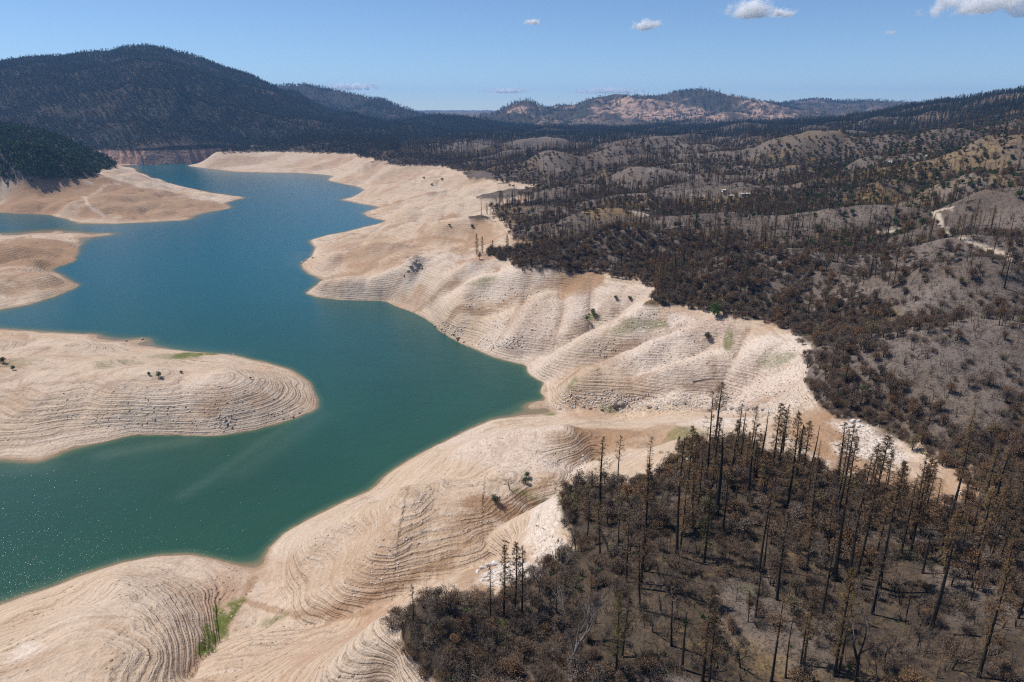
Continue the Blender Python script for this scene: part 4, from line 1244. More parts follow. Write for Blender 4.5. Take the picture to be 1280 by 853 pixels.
# shrubs, 60 to 420 m
gx_, gy_ = jitter(-190, 430, 70, 620, 2.7)
z_, ok = burned(gx_, gy_)
r_ = np.hypot(gx_, gy_)
ok &= in_wedge(gx_, gy_) & (r_ < 560)
dens = fbm(gx_, gy_, 34, 4, off=77) + 0.5 * fbm(gx_, gy_, 11, 2, off=78)
edge = 1 - sstep(ZH + 2, ZH + 9, grid_at(Z0, gx_, gy_))       # a belt along the high-water line grows thickest
dome = grid_at(DOMEF, gx_, gy_)
white = grid_at(pale, gx_, gy_)
prob = np.clip(.60 + 1.2 * dens + .55 * edge * (r_ > 190) + .35 * edge + .3 * (gx_ < 15) + .5 * grid_at(RAV, gx_, gy_) * (r_ > 260) - .80 * sstep(.15, .6, dome), .17, .98) * (1 - sstep(.3, .7, white)) * np.where(r_ < 300, 1, .8)
ok &= rng.random(len(gx_)) < prob
sx, sy, sz = gx_[ok], gy_[ok], z_[ok]
sr = np.hypot(sx, sy)
px_, py_ = project(sx, sy, sz + 1)
vis = visible(sx, sy, sz + 2.5) & (px_ > -120) & (px_ < 1480) & (py_ < 880)
sx, sy, sz, sr, px_, py_ = (a[vis] for a in (sx, sy, sz, sr, px_, py_))
SBED = (sx, sy, sz, sr, px_, py_)
order = np.argsort(sr)
inside = order[(px_[order] > 5) & (px_[order] < 1275) & (py_[order] < 845)]
single = inside[:300]; ssel = np.zeros(len(sx), bool); ssel[single] = True
LANDMARKS = [(516,782,'the lone pine on the thicket tip'),(632,772,'the four pines'),(640,715,'the white outcrop'),(800,736,'the tallest near pine'),(880,703,'the olive brown pine'),(712,842,'the pale forked oak'),(770,844,'the bushy olive pine'),(853,837,'the branchless black pole'),
 (948,721,'the pine with a diagonal shadow'),(928,690,'the short broken stump'),(1003,612,'the small green patch'),(1027,773,'the forked snag'),(1043,846,'the big brown crown'),(1161,791,'the thick leaning snag'),(1223,847,'the corner pine'),(1272,773,'the right edge pine'),(1137,696,'the crest row end'),
 (1070,721,'the long leaning pine'),(1184,664,'the lone pole on the creek flat'),(883,614,'the very tall lone topped pine'),(792,606,'the two thin dead pines'),(739,616,'the small cone shaped pine'),(1030,560,'the ochre meadow'),(1066,530,'the white boulder pile'),(1090,768,'the slim leaning pine'),(964,853,'the shaded hollow'),
 (570,762,'the short thin pine'),(540,830,'the left thicket edge'),(600,840,'the bottom edge of the thicket'),(690,640,'the thicket edge at the bank'),(846,696,'the tall slim black pine'),(760,690,'the grey bare oak'),(1105,825,'the small black bare oak'),(1235,690,'the five thin poles'),
 (896,397,'the round green tree'),(1050,480,'the dull green tree'),(1172,408,'the near grey dome'),(984,312,'the middle grey dome'),(830,361,'the bank corner'),(685,338,'the brown patch'),(603,315,'the two green conifers'),(1180,327,'the dome with the car'),(1255,660,'the pine cut by the right edge'),(735,264,'the far left grey dome'),(912,262,'the broad far dome'),(1215,304,'the dirt road'),(1240,470,'the ash slope across the creek'),(1110,520,'the olive shrub')]
USED = {}
def near_label(what, px, py):
    d = [(abs(px - a) + 1.3 * abs(py - b), a, b, n) for a, b, n in LANDMARKS]
    d.sort()
    best = None
    for dd, a, b, n in d[:6]:
        dx, dy = px - a, py - b
        if abs(dx) > 1.4 * abs(dy): rel = 'left of' if dx < 0 else 'right of'
        elif abs(dy) > 1.4 * abs(dx): rel = 'behind' if dy < 0 else 'in front of'
        else: rel = ('behind and ' if dy < 0 else 'in front and ') + ('left of' if dx < 0 else 'right of')
        q = 'just ' if dd < 22 else ''
        lab = '%s %s%s %s' % (what, q, rel, n)
        if len(lab.split()) > 16: continue
        if best is None: best = lab
        if lab not in USED: best = lab; break
    USED[best] = USED.get(best, 0) + 1
    return best
SIZE_S = lambda s: 'low ' if s < .75 else ('' if s < 1.05 else 'large ')
for k, i in enumerate(single):
    big = rng.random() < .16
    pro = DENSE[k % 3] if big else SHRUBS[k % 5]
    s = rng.uniform(.5, .85) if big else rng.uniform(.6, 1.25)
    what = 'round brown dead shrub' if big else (SIZE_S(s) + ('grey twiggy shrub' if k % 5 >= 3 else 'scorched brown shrub'))
    lab = near_label(what, px_[i], py_[i])
    place(pro, 'scorched_shrub', (sx[i], sy[i], sz[i] - .15), (s, s, s * rng.uniform(.8, 1.1)), rng.uniform(0, 6.28), lab, 'shrub', 'burned shrubs', ('trunk' if big else 'stems', 'crown'))
rest = ~ssel
SHJ = [join('shrub', a, b) for a, b in SHRUBS] + [join('shrub', a, b) for a, b in DENSE]
pt = np.stack([sx, sy, sz - .15], -1)[rest]
scatter('burned_undergrowth', 'brown and grey burned shrubs covering the slopes', 'undergrowth', SHJ, pt, rng.uniform(.5, 1.15, len(pt)) * np.where(sr[rest] > 300, 1.15, 1))
print('shrubs', len(sx))

# bare oaks of the near slope
OAKPX = [(712,842,.0,'pale forked bare oak near the bottom left of the near forest'),(1070,853,2,'bare leafless oak at the bottom edge below the middle slope'),(925,835,1,'dark bare oak by the shaded hollow at the bottom'),(1010,700,0,'pale bare oak on the middle slope'),(1105,825,1,'small black bare oak in the bottom right clearing'),
         (1145,812,2,'thin bare oak below the thick leaning snag'),(1190,838,1,'spreading black bare oak at the bottom right'),(760,690,0,'grey bare oak under the tallest near pine'),(690,760,0,'pale bare oak right of the four pines'),(675,745,2,'pale twiggy oak on the ash beside the white outcrop'),
         (815,790,0,'grey bare oak at the bottom centre'),(905,640,1,'dark bare oak behind the slim bare snag'),(700,720,0,'small pale oak behind the ash patch'),(720,690,2,'grey oak at the front of the near thicket'),(660,800,1,'black bare oak in the shade of the four pines'),(1235,820,0,'pale bare oak in the bottom right corner')]
for k, (a, b_, v, lab) in enumerate(OAKPX):
    p = hit(a, b_); s = rng.uniform(.65, 1.0)
    if k == 0: s = 2.1
    if k == 1: s = 1.6
    place(OAKS[int(v)], 'bare_oak', (p[0], p[1], p[2] - .2), s, rng.uniform(0, 6.28), lab, 'tree', 'bare oaks on the near slope')

# further pines between and beyond, 150 to 900 m
gx_, gy_ = jitter(-150, 760, 110, 1100, 6.0)
z_, ok = burned(gx_, gy_, ZH + 1.0)
r_ = np.hypot(gx_, gy_)
ok &= in_wedge(gx_, gy_) & (r_ < 950)
dome = grid_at(DOMEF, gx_, gy_)
clump = fbm(gx_, gy_, 60, 4, off=177)
near = r_ < 260
prob = np.where(near, .27 + .40 * (clump > .0), np.clip(.36 + 1.0 * clump + .5 * grid_at(RAV, gx_, gy_) - .58 * sstep(.2, .7, dome), .05, .95))
prob *= np.where((r_ > 260) & (r_ < 420), .75, 1.0) * (1 - sstep(.3, .7, grid_at(pale, gx_, gy_)))
ok &= rng.random(len(gx_)) < prob
ok &= keep_clear(gx_, gy_, pine_xy, 4.0)
tx, ty, tz = gx_[ok], gy_[ok], z_[ok]
vis = visible(tx, ty, tz + 12)
_qx, _qy = project(tx, ty, tz)
vis &= ~((_qx < 730) & (_qy > 560)) & ~((_qx < 860) & (_qy > 560) & (_qy < 640))
tx, ty, tz = tx[vis], ty[vis], tz[vis]; tr_ = np.hypot(tx, ty)
hts = rng.uniform(8, 19, len(tx)) * np.where(tr_ < 260, rng.uniform(.75, 1.55, len(tx)), 1.0)
qx, qy = project(tx, ty, tz + 6)
order = np.argsort(tr_)
inside = order[(qx[order] > 5) & (qx[order] < 1275) & (qy[order] < 850)]
kinds_near = ['brown', 'sparse', 'sparse', 'brown', 'snag', 'brown', 'sparse', 'snag']
single = inside[:250]; psel = np.zeros(len(tx), bool); psel[single] = True
for k, i in enumerate(single):
    kd = kinds_near[k % 8]
    pv_ = PINES[kd]; s = hts[i] / 30
    hw = 'short ' if hts[i] < 13 else ('' if hts[i] < 17.5 else 'tall ')
    bx2, by2 = project(tx[i], ty[i], tz[i])
    lab = near_label(hw + {'brown': 'scorched brown pine', 'sparse': 'thin half bare pine', 'snag': 'bare black snag'}[kd], bx2, by2)
    place(pv_[k % len(pv_)], NAMES[kd], (tx[i], ty[i], tz[i] - .2), (s * rng.uniform(1.0, 1.6), s * rng.uniform(1.0, 1.6), s), rng.uniform(0, 6.28), lab, 'tree', 'burned pines over the hills', tilt=(rng.normal() * .035, rng.normal() * .035))
rest = ~psel
PJ = [join('pine', a, b) for kd in ('brown', 'sparse', 'snag') for a, b in PINES[kd]]
pt = np.stack([tx, ty, tz - .2], -1)[rest]
scatter('burned_pine_forest', 'burned pines standing over the middle hills', 'forest', PJ, pt, hts[rest] / 30 * 1.1)
print('pines', len(tx))

# far burned forest 900 to 3600 m
gx_, gy_ = jitter(-700, 3000, 700, 3800, 11.0)
r_ = np.hypot(gx_, gy_)
z_ = height(gx_, gy_)
ok = in_wedge(gx_, gy_, 1) & (r_ > 880) & (r_ < 3900) & (z_ > ZH + 1.5) & (grid_at(Z0, gx_, gy_) > ZH - 1) & ~grid_at(GREEN, gx_, gy_)
ok &= ~(grid_at(CLS, gx_, gy_) == 5)
dome = grid_at(DOMEF, gx_, gy_); clump = fbm(gx_, gy_, 130, 4, off=277)
belt = grid_at(RID['forest_belt'], gx_, gy_) | grid_at(RID['low_ridge'], gx_, gy_) | grid_at(RID['wooded_ridge'], gx_, gy_)
prob = np.clip(.38 + .9 * clump + .55 * grid_at(RAV, gx_, gy_) - .5 * sstep(.2, .7, dome), .05, .97)
prob = np.where((np.arctan2(gx_, gy_) < radians(-3)) & (r_ > 1450), np.maximum(prob, .8), prob)
prob = np.where(belt | (r_ > 2300), np.maximum(prob, .75), prob)
ok &= rng.random(len(gx_)) < prob
fx, fy, fz = gx_[ok], gy_[ok], z_[ok]
v_ = visible(fx, fy, fz + 14)
fx, fy, fz = fx[v_], fy[v_], fz[v_]; fr = np.hypot(fx, fy)
bd = grid_at(RID['forest_belt'], fx, fy) | grid_at(RID['low_ridge'], fx, fy) | grid_at(RID['wooded_ridge'], fx, fy) | (fr > 2200)
isgreen = rng.random(len(fx)) < np.where(bd, .8, .12 + .3 * sstep(.2, .5, np.arctan2(fx, fy)))
scatter('far_burned_forest', 'dark burned forest over the distant hills', 'forest', PJ, np.stack([fx, fy, fz - .3], -1)[~isgreen], rng.uniform(.4, .8, (~isgreen).sum()))
scatter('far_conifer_belt', 'dark green conifer belt below the far ridges', 'forest', FAR['conifer'], np.stack([fx, fy, fz - .3], -1)[isgreen], rng.uniform(.6, 1.1, isgreen.sum()))
# brush between the far trees
gx_, gy_ = jitter(-400, 1500, 500, 1900, 6.5)
r_ = np.hypot(gx_, gy_); z_ = height(gx_, gy_)
ok = in_wedge(gx_, gy_, 1) & (r_ > 540) & (r_ < 2000) & (z_ > ZH + .5) & (grid_at(Z0, gx_, gy_) > ZH - 2) & (grid_at(road, gx_, gy_) < .3)
dome = grid_at(DOMEF, gx_, gy_); clump = fbm(gx_, gy_, 70, 4, off=377)
edge = 1 - sstep(ZH + 2, ZH + 8, grid_at(Z0, gx_, gy_))
ok &= rng.random(len(gx_)) < np.clip(.46 + 1.0 * clump + .6 * grid_at(RAV, gx_, gy_) + .4 * edge + .5 * sstep(.28, .46, np.arctan2(gx_, gy_)) - .48 * sstep(.2, .7, dome), .16, .99)
fx, fy, fz = gx_[ok], gy_[ok], z_[ok]
v_ = visible(fx, fy, fz + 3)
pt = np.stack([fx, fy, fz - .3], -1)[v_]
gsel = rng.random(len(pt)) < .05 + .45 * sstep(.22, .5, np.arctan2(pt[:, 0], pt[:, 1]))
scatter('distant_brush', 'brown brush covering the distant burned hills', 'brush', SHJ, pt[~gsel], rng.uniform(.6, 1.6, (~gsel).sum()))
GJ = [join('green', a, b) for a, b in GREENS]
scatter('surviving_trees', 'scattered surviving green trees on the right hillside', 'trees', GJ, pt[gsel], rng.uniform(.5, 1.15, gsel.sum()))
print('brush', len(pt))

# mountain and back ridges
def ridge_forest(name, label, key, sp, protos, x0, x1, y0, y1, prob, smin, smax, zlim=2.0):
    gx_, gy_ = jitter(x0, x1, y0, y1, sp)
    ok = in_wedge(gx_, gy_, 1) & grid_at(key, gx_, gy_)
    z_ = height(gx_, gy_); ok &= z_ > ZH + zlim
    cl = fbm(gx_, gy_, sp * 14, 4, off=sp)
    ok &= rng.random(len(gx_)) < np.clip(prob + 1.0 * cl, 0.05, 1)
    gx_, gy_, z_ = gx_[ok], gy_[ok], z_[ok]
    v_ = visible(gx_, gy_, z_ + 14)
    pt = np.stack([gx_, gy_, z_ - .5], -1)[v_]
    print(name, len(pt))
    scatter(name, label, 'forest', protos, pt, rng.uniform(smin, smax, len(pt)))
ridge_forest('mountain_forest', 'dark forest covering the large mountain', (CLS == 5) | (CLS == 7) | ((RR > 1700) & LEFT & (CLS == 0)), 8.8, FAR['mountain'], -4200, -200, 1650, 4600, .9, .65, 1.1, -1.0)
ridge_forest('back_ridge_forest', 'dark forest on the ridge behind the mountain', (CLS == 8) | (CLS == 10), 16, FAR['mountain'], -2600, 600, 2900, 6200, .75, .9, 1.5)
ridge_forest('rocky_ridge_trees', 'dark trees dotting the rocky far ridges', (CLS == 11) | (CLS == 12), 21, FAR['mountain'], -700, 5200, 3200, 7600, .38, .7, 1.5)
ridge_forest('wooded_ridge_forest', 'dark conifers on the slope rising to the skyline', CLS == 13, 12, FAR['conifer'], 700, 3400, 1500, 3600, .7, .5, 1.0)
ridge_forest('headland_forest', 'green oak and conifer wood on the headland hill', GREEN, 6.0, FAR['green'], -2000, -500, 900, 2200, .85, .55, .95)
#@@SECTION details
# ------------------------------------------------------------------ charred stalks, logs, boulders, bank shrubs
def make_stalks():
    m = MB()
    for k in range(pr.integers(3, 7)):
        a = pr.uniform(0, 6.28); r = pr.uniform(0, .5); L = pr.uniform(1.4, 3.4)
        p = vec(cos(a) * r, sin(a) * r, -.2); d = vec(cos(a) * .25 + pr.normal() * .1, sin(a) * .25 + pr.normal() * .1, 1)
        q = [p, p + d * L * .5, p + d * L + RV() * .2]
        m.tube(q, [.06, .045, .015], 3)
        for j in range(4):
            t = pr.uniform(.4, 1); m.blade(p + d * L * t, RV() + vec(0, 0, .7), pr.uniform(.4, .9), .06)
    return m
STK = [make_stalks().mesh('stalks', M['bark_char']) for _ in range(3)] + [make_stalks().mesh('stalks', M['twig']) for _ in range(3)]
gx_, gy_ = jitter(-170, 520, 70, 900, 3.0)
z_, ok = burned(gx_, gy_, ZH + .6)
ok &= in_wedge(gx_, gy_) & (np.hypot(gx_, gy_) < 950) & (rng.random(len(gx_)) < np.clip(.55 + fbm(gx_, gy_, 24, 3, off=99), .1, .9)) & (grid_at(pale, gx_, gy_) < .4)
gx_, gy_, z_ = gx_[ok], gy_[ok], z_[ok]
v_ = visible(gx_, gy_, z_ + 2)
scatter('charred_stalks', 'thin charred stalks and saplings all over the burned slopes', 'stalks', STK, np.stack([gx_, gy_, z_ - .1], -1)[v_], rng.uniform(.6, 1.5, v_.sum()))
print('stalks', v_.sum())
gx_, gy_ = jitter(-150, 330, 70, 420, 5.0)
z_, ok = burned(gx_, gy_, ZH + .6)
ok &= in_wedge(gx_, gy_) & (np.hypot(gx_, gy_) < 430) & (rng.random(len(gx_)) < np.clip(.5 + fbm(gx_, gy_, 30, 3, off=109), .1, .9)) & (grid_at(pale, gx_, gy_) < .4)
gx_, gy_, z_ = gx_[ok], gy_[ok], z_[ok]
v_ = visible(gx_, gy_, z_ + 2)
TW = [join('sapling', a, b) for a, b in OAKS + [make_bare_oak(10, 'twig', 'bark_grey'), make_bare_oak(12, 'twig', 'bark_char')]]
scatter('bare_saplings', 'small leafless branching saplings between the burned pines', 'saplings', TW, np.stack([gx_, gy_, z_ - .1], -1)[v_], rng.uniform(.22, .55, v_.sum()))

# small dark stubs on the grey domes and tufts of low regrowth
tuft = MB()
for k in range(26): tuft.leaf(vec(pr.normal() * .3, pr.normal() * .3, pr.uniform(0, .45)), RV() + vec(0, 0, .5), .4, .25)
TUFT = [tuft.mesh('tuft', M['leaf_green'])]
gx_, gy_ = jitter(-170, 420, 70, 480, 4.2)
z_, ok = burned(gx_, gy_, ZH + .6)
ok &= in_wedge(gx_, gy_) & (rng.random(len(gx_)) < np.clip(.10 + 1.0 * fbm(gx_, gy_, 22, 3, off=199), 0, .6))
gx_, gy_, z_ = gx_[ok], gy_[ok], z_[ok]
scatter('green_regrowth', 'small green tufts of regrowth on burned ground', 'regrowth', TUFT, np.stack([gx_, gy_, z_], -1), rng.uniform(.7, 1.8, len(gx_)))

def make_rock(seed, flat=.7):
    r_ = np.random.default_rng(seed)
    import bmesh
    bm = bmesh.new(); bmesh.ops.create_icosphere(bm, subdivisions=2, radius=1.0)
    planes = [(RV(), r_.uniform(.62, .95)) for _ in range(9)]
    for v in bm.verts:
        c = np.array(v.co)
        for n, d in planes:
            e = c @ n - d
            if e > 0: c = c - n * e
        c = c * (1 + r_.normal() * .03) * vec(1, .85, flat)
        v.co = c
    me = bpy.data.meshes.new('boulder'); bm.to_mesh(me); bm.free()
    return me
def rocks(mat):
    out = []
    for k in range(4):
        me = make_rock(100 + k); me.materials.append(M[mat]); out.append(me)
    return out
ROCK = {k: rocks(k) for k in ('rock_white', 'rock_grey', 'rock_tan')}
def boulder(px, py, size_px, mat, label, group, k):
    p = hit(px, py)
    if p is None: return
    s = .5 * size_px * math.sqrt(p[0] ** 2 + p[1] ** 2 + (H - p[2]) ** 2) / F
    o = link('boulder', ROCK[mat][k % 4])
    o.location = (p[0], p[1], p[2] + s * .25)
    o.rotation_euler = (pr.normal() * .2, pr.normal() * .2, pr.uniform(0, 6.28))
    o.scale = (s * pr.uniform(.9, 1.4), s * pr.uniform(.8, 1.1), s * pr.uniform(.7, 1.0))
    tag(o, label, 'boulder', group)
def row(lst, mat, what, where, group):
    lst = sorted(lst)
    for k, (x_, y_, sz_) in enumerate(lst):
        w = ORD[k] if k < 12 else None
        lab = '%s, %s from the left, %s' % (what, w, where) if w else '%s %s, right part' % (what, where)
        boulder(x_, y_, sz_, mat, lab, group, k)
row([(597,716,7),(604,711,9),(611,708,10),(620,706,11),(628,710,9),(615,716,8),(607,722,6),(635,715,8),(664,712,8),(672,716,7),(655,722,6),(602,727,5)], 'rock_white', 'white boulder', 'in the outcrop behind the four pines', 'white boulders in the outcrop behind the four pines')
row([(1053,521,5),(1061,522,4),(1066,528,8),(1073,527,5),(1063,534,6),(1073,534,5),(1050,532,3),(1068,540,4.5),(1078,533,3.5),(1085,533,3),(1058,541,3)], 'rock_white', 'white boulder', 'in the pile at the creek meadow', 'white boulders piled at the creek meadow')
row([(729,510,6),(738,511,5),(752,513,6),(768,508,9),(776,506,10),(812,510,8),(820,511,7),(700,512,5),(844,506,6),(855,504,6),(790,512,5)], 'rock_grey', 'grey brown boulder', 'along the dry creek bed', 'boulders along the dry creek bed')
row([(513,333,5),(518,329,6),(523,330,5),(520,338,4),(510,340,4),(527,336,4),(505,345,4)], 'rock_tan', 'grey brown rock', 'on the rocky knob above the far shore', 'grey rocks on the rocky knob')
row([(545,408,4),(552,412,6),(556,417,3.5),(567,419,4),(573,424,7),(580,428,4),(560,411,3.5)], 'rock_tan', 'tan shore rock', 'where the bank meets the water', 'tan rocks at the shore below the terraced slope')
row([(383,326,4),(378,329,5),(391,323,4)], 'rock_grey', 'small grey rock', 'at the tip of the narrow point', 'rocks at the tip of the narrow point')
row([(287,443,6),(292,444,5),(281,442,4),(158,427,4),(178,425,5)], 'rock_grey', 'dark rock', 'on the far shore of the peninsula', 'rocks on the far shore of the peninsula')
row([(284,531,4),(290,535,3),(282,526,3),(354,524,2.5),(366,521,4),(374,517,3)], 'rock_grey', 'grey rock', 'at the near foot of the peninsula', 'rocks at the near foot of the peninsula')
row([(905,513,9),(914,512,8),(923,513,9),(933,512,8),(944,512,8),(954,513,7),(899,516,7)], 'rock_grey', 'grey ledge rock', 'behind the back stand of pines', 'ledge rocks behind the back stand')
row([(1202,618,6),(1237,646,9),(1228,660,6),(1250,672,5)], 'rock_white', 'pale boulder', 'on the creek flat at the right', 'pale boulders on the creek flat')
boulder(665, 413, 4, 'rock_white', 'single small white rock on the terraced slope above the gully', None, 2)
boulder(764, 488, 4, 'rock_grey', 'single dark rock on the pale slope above the creek', None, 1)

# loose stones on the banks and in the creek
small = []
for k in range(3):
    me = make_rock(300 + k, .6); me.materials.append(M[('rock_tan', 'rock_grey', 'rock_white')[k]]); small.append(me)
pts = []
for (cx, cy_, rx, ry, n) in [(790,508,75,9,420),(860,502,50,9,260),(700,508,20,6,80),(1085,555,34,16,420),(1105,568,26,10,200),(640,716,42,11,240),(560,415,22,10,120),(690,690,26,18,120),(935,515,40,6,180),(520,336,12,7,30),(960,505,60,14,320),(880,508,60,8,300),(740,500,40,10,160),(620,430,30,8,120),(280,530,16,10,60),(330,800,120,40,160),(450,700,70,50,160),(640,400,60,40,160),(820,430,90,40,220),(200,510,160,30,200),(690,590,60,25,160),(560,640,60,40,140),(980,470,40,40,180)]:
    a = rng.uniform(0, 6.283, n); q = np.sqrt(rng.random(n))
    for u_, v_ in zip(cx + np.cos(a) * q * rx, cy_ + np.sin(a) * q * ry):
        d = ray(u_, v_); pts.append((u_, v_))
# drop the sight lines onto the ground all at once
U = np.array(pts); dirs = np.stack([(U[:, 0] - 640) / F, CP + (426.5 - U[:, 1]) / F * SP, -SP + (426.5 - U[:, 1]) / F * CP], -1)
tcur = 60.0 * rng.uniform(1, 1.0061, len(U)); done = np.zeros(len(U), bool)
for _ in range(700):
    P_ = dirs * tcur[:, None]; below = (H + P_[:, 2]) < height(P_[:, 0], P_[:, 1])
    done |= below; tcur = np.where(done, tcur, tcur * 1.006)
P_ = dirs * tcur[:, None]; zz_ = height(P_[:, 0], P_[:, 1]); k_ = zz_ > .1
scatter('loose_stones', 'loose stones strewn over the bare banks and creek', 'stones', small, np.stack([P_[:, 0], P_[:, 1], zz_], -1)[k_], (rng.uniform(.12, .5, len(U)) ** 1.0)[k_] * np.clip(tcur[k_] / 260, .6, 2))

# shrubs on the bare bank that can be told apart
BS = [(637,612,26,'twiggy','olive grey spreading shrub on the near bank beside two green bushes'),(619,628,16,'olive','small rounded olive shrub left of the spreading shrub'),(658,597,11,'green','upper of two bright green bushes on the near bank'),(657,605,12,'green','lower of two bright green bushes on the near bank'),(720,600,9,'green','small round green bush alone on the near bank'),(672,649,11,'twiggy','small dark shrub at the edge of the near thicket'),
      (198,472,10,'green','larger green bush on the crest of the peninsula'),(186,470,6,'green','small green bush left of the larger one on the peninsula'),(227,467,5,'olive','tiny dark bush right of the larger peninsula bush'),(5,454,9,'green','green bush at the left edge of the peninsula'),(16,463,7,'green','second green bush near left edge of the peninsula'),(313,474,4,'olive','tiny bush on the rounded end of the peninsula'),
      (896,397,24,'green','round green tree at the top of the pale bank'),(885,424,12,'olive','olive shrub on the brown patch of the bank'),(770,374,7,'olive','left of two small dark bushes on the upper bank'),(787,375,7,'olive','right of two small dark bushes on the upper bank'),(742,394,12,'green','green bush in the gully of the terraced slope'),(733,401,8,'green','smaller green bush lower in the gully'),
      (9,232,5,'olive','small bush on the slope of the wooded headland'),(40,229,4,'olive','tiny bush on the headland near the woods'),(590,285,6,'olive','left of two low dark bushes on the tan flat'),(562,283,5,'olive','low dark bush on the tan flat left of another'),(540,232,4,'olive','tiny dark bush on the far bank'),(530,224,4,'olive','tiny dark bush farther up the far bank'),(553,226,5,'olive','dark bush below the far treeline'),
      (1053,478,16,'olive','dull green tree among brown shrubs across the creek'),(1080,492,14,'green','green shrub above the white boulder pile'),(1048,500,13,'green','bright green shrub at the corner of the bank'),(1110,515,12,'olive','olive shrub right of the white boulder pile'),(985,372,12,'olive','yellow green shrub in the brown belt above the bank'),(960,382,11,'olive','olive shrub in the brown belt left of another'),(1006,395,11,'olive','dull green shrub at the brown belt front'),
      (781,853,15,'olive','grey green bush at the bottom edge below the bushy olive pine'),(1003,612,10,'green','low green bush at the foot of the tall clear trunked pine'),(945,742,10,'olive','dark green low bush on the near slope'),(935,755,9,'olive','second low dark green bush on the near slope')]
for k, (x_, y_, w_, kd, lab) in enumerate(BS):
    p = hit(x_, y_)
    wid = w_ * math.sqrt(p[0] ** 2 + p[1] ** 2 + (H - p[2]) ** 2) / F
    if kd == 'green': pro, rr, nm = GREENS[0], 6.0, 'green_bush'
    elif kd == 'olive': pro, rr, nm = GREENS[1], 5.4, 'olive_bush'
    else: pro, rr, nm = OAKS[1], 9.0, 'twiggy_bush'
    s = wid / rr
    place(pro, nm, (p[0], p[1], p[2] - .25 * s), (s, s, s * .8), pr.uniform(0, 6.28), lab, 'bush', 'bushes on and beside the bare bank')
# surviving conifers on the edge of the bank
for k, (x_, y_, t_, lab) in enumerate([(596,318,292,'left of two green conifers standing on the tan bank'),(603,317,295,'right of two green conifers standing on the tan bank'),(616,320,300,'small conifer beside the dark shrubs on the tan bank'),(634,316,292,'dark bushy conifer behind the dark shrubs on tan bank'),(625,321,308,'smallest conifer among the dark shrubs on tan bank'),
                                  (683,335,313,'green conifer in the dark treeline above the brown patch'),(768,345,322,'green conifer in the treeline by the bank'),(807,345,318,'dark green conifer in the treeline, right of another'),(852,345,316,'slim green conifer on the grey slope'),(931,365,328,'green conifer in front of the grey dome'),(975,250,228,'tall green conifer by the yellow slope'),(1150,215,188,'green conifer beside the pale roofed house')]):
    b = hit(x_, y_); hh = solve_h(b, t_)
    if 'CONIF' not in globals():
        CONIF = [make_pine(c0=.12, cr_=3.6, nb=130, tufts=7, mat='leaf_dark', bark='bark_brown'), make_pine(c0=.2, cr_=3.2, nb=120, tufts=7, mat='leaf_olive', bark='bark_brown')]
    s = hh / 30
    place(CONIF[k % 2], 'green_conifer', (b[0], b[1], b[2] - .3), (s * 1.3, s * 1.3, s), pr.uniform(0, 6.28), lab, 'tree', 'surviving conifers')

# fallen logs
LOG = MB()
LOG.tube([vec(-.5, 0, 0), vec(-.1, .012, .01), vec(.25, -.01, 0), vec(.5, .01, .005)], [.024, .022, .017, .010], 7)
LOG.tube([vec(.1, 0, 0), vec(.2, .09, .02)], [.008, .003], 4); LOG.tube([vec(-.15, 0, 0), vec(-.08, -.07, .03)], [.008, .003], 4)
LOGD, LOGP = LOG.mesh('log', M['bark_char'], True), LOG.mesh('log', M['bark_grey'], True)
for x0_, y0_, x1_, y1_, dk, lab in [(670,658,682,663,1,'dark fallen log at the front edge of the near thicket'),(662,714,669,710,1,'upper dark log lying on the white outcrop'),(671,729,679,723,1,'lower dark log lying on the white outcrop'),(628,676,638,680,1,'thin dark log on the bank behind the four pines'),(1196,632,1205,627,1,'dark log propped on the creek flat'),(655,725,664,722,0,'pale log beside the white outcrop'),
                                   (815,698,830,690,0,'grey log behind the tallest near pine'),(884,705,896,716,0,'pale log lying by the olive brown pine'),(930,808,945,820,0,'pale log in the shaded hollow'),(1130,695,1140,700,0,'grey log at the end of the crest row'),(690,700,702,704,0,'pale log on the ash right of the outcrop'),(1145,760,1160,752,1,'black log on the open slope above the thick snag'),(866,478,892,475,0,'long pale drift log on the upper bank')]:
    a, b = hit(x0_, y0_), hit(x1_, y1_)
    d = b - a; L = np.linalg.norm(d)
    o = link('fallen_log', LOGD if dk else LOGP)
    o.location = tuple((a + b) / 2 + vec(0, 0, .018 * L))
    o.rotation_euler = (0, -math.atan2(d[2], math.hypot(d[0], d[1])), math.atan2(d[1], d[0])); o.scale = (L, L, L)
    tag(o, lab, 'log', 'fallen logs')
#@@SECTION buildings
M['roof_pale'] = mat_plain('pale_metal_roof', (.50, .48, .45), (.62, .60, .57), .6, .5)
M['wall_beige'] = mat_plain('beige_wall', (.38, .32, .26), (.46, .40, .33), .7, .8)
M['glass_dark'] = mat_plain('dark_window', (.02, .025, .03), (.03, .035, .04), 1.0, .2, 0, .5)
M['door_brown'] = mat_plain('brown_door', (.12, .07, .04), (.15, .09, .05), 1.0, .6)
M['wall_white'] = mat_plain('white_panel', (.68, .67, .64), (.78, .77, .75), .8, .6)
M['tyre'] = mat_plain('tyre', (.015, .015, .015), (.025, .025, .025), 4, .8)
M['paint_dark'] = mat_plain('dark_car_paint', (.02, .022, .028), (.03, .032, .04), 2, .35, 0, .5)

def box_mesh(name, x0, x1, y0, y1, z0, z1, mat):
    me = bpy.data.meshes.new(name)
    me.from_pydata([(x0,y0,z0),(x1,y0,z0),(x1,y1,z0),(x0,y1,z0),(x0,y0,z1),(x1,y0,z1),(x1,y1,z1),(x0,y1,z1)], [], [(3,2,1,0),(4,5,6,7),(0,1,5,4),(1,2,6,5),(2,3,7,6),(3,0,4,7)])
    me.materials.append(M[mat]); return me

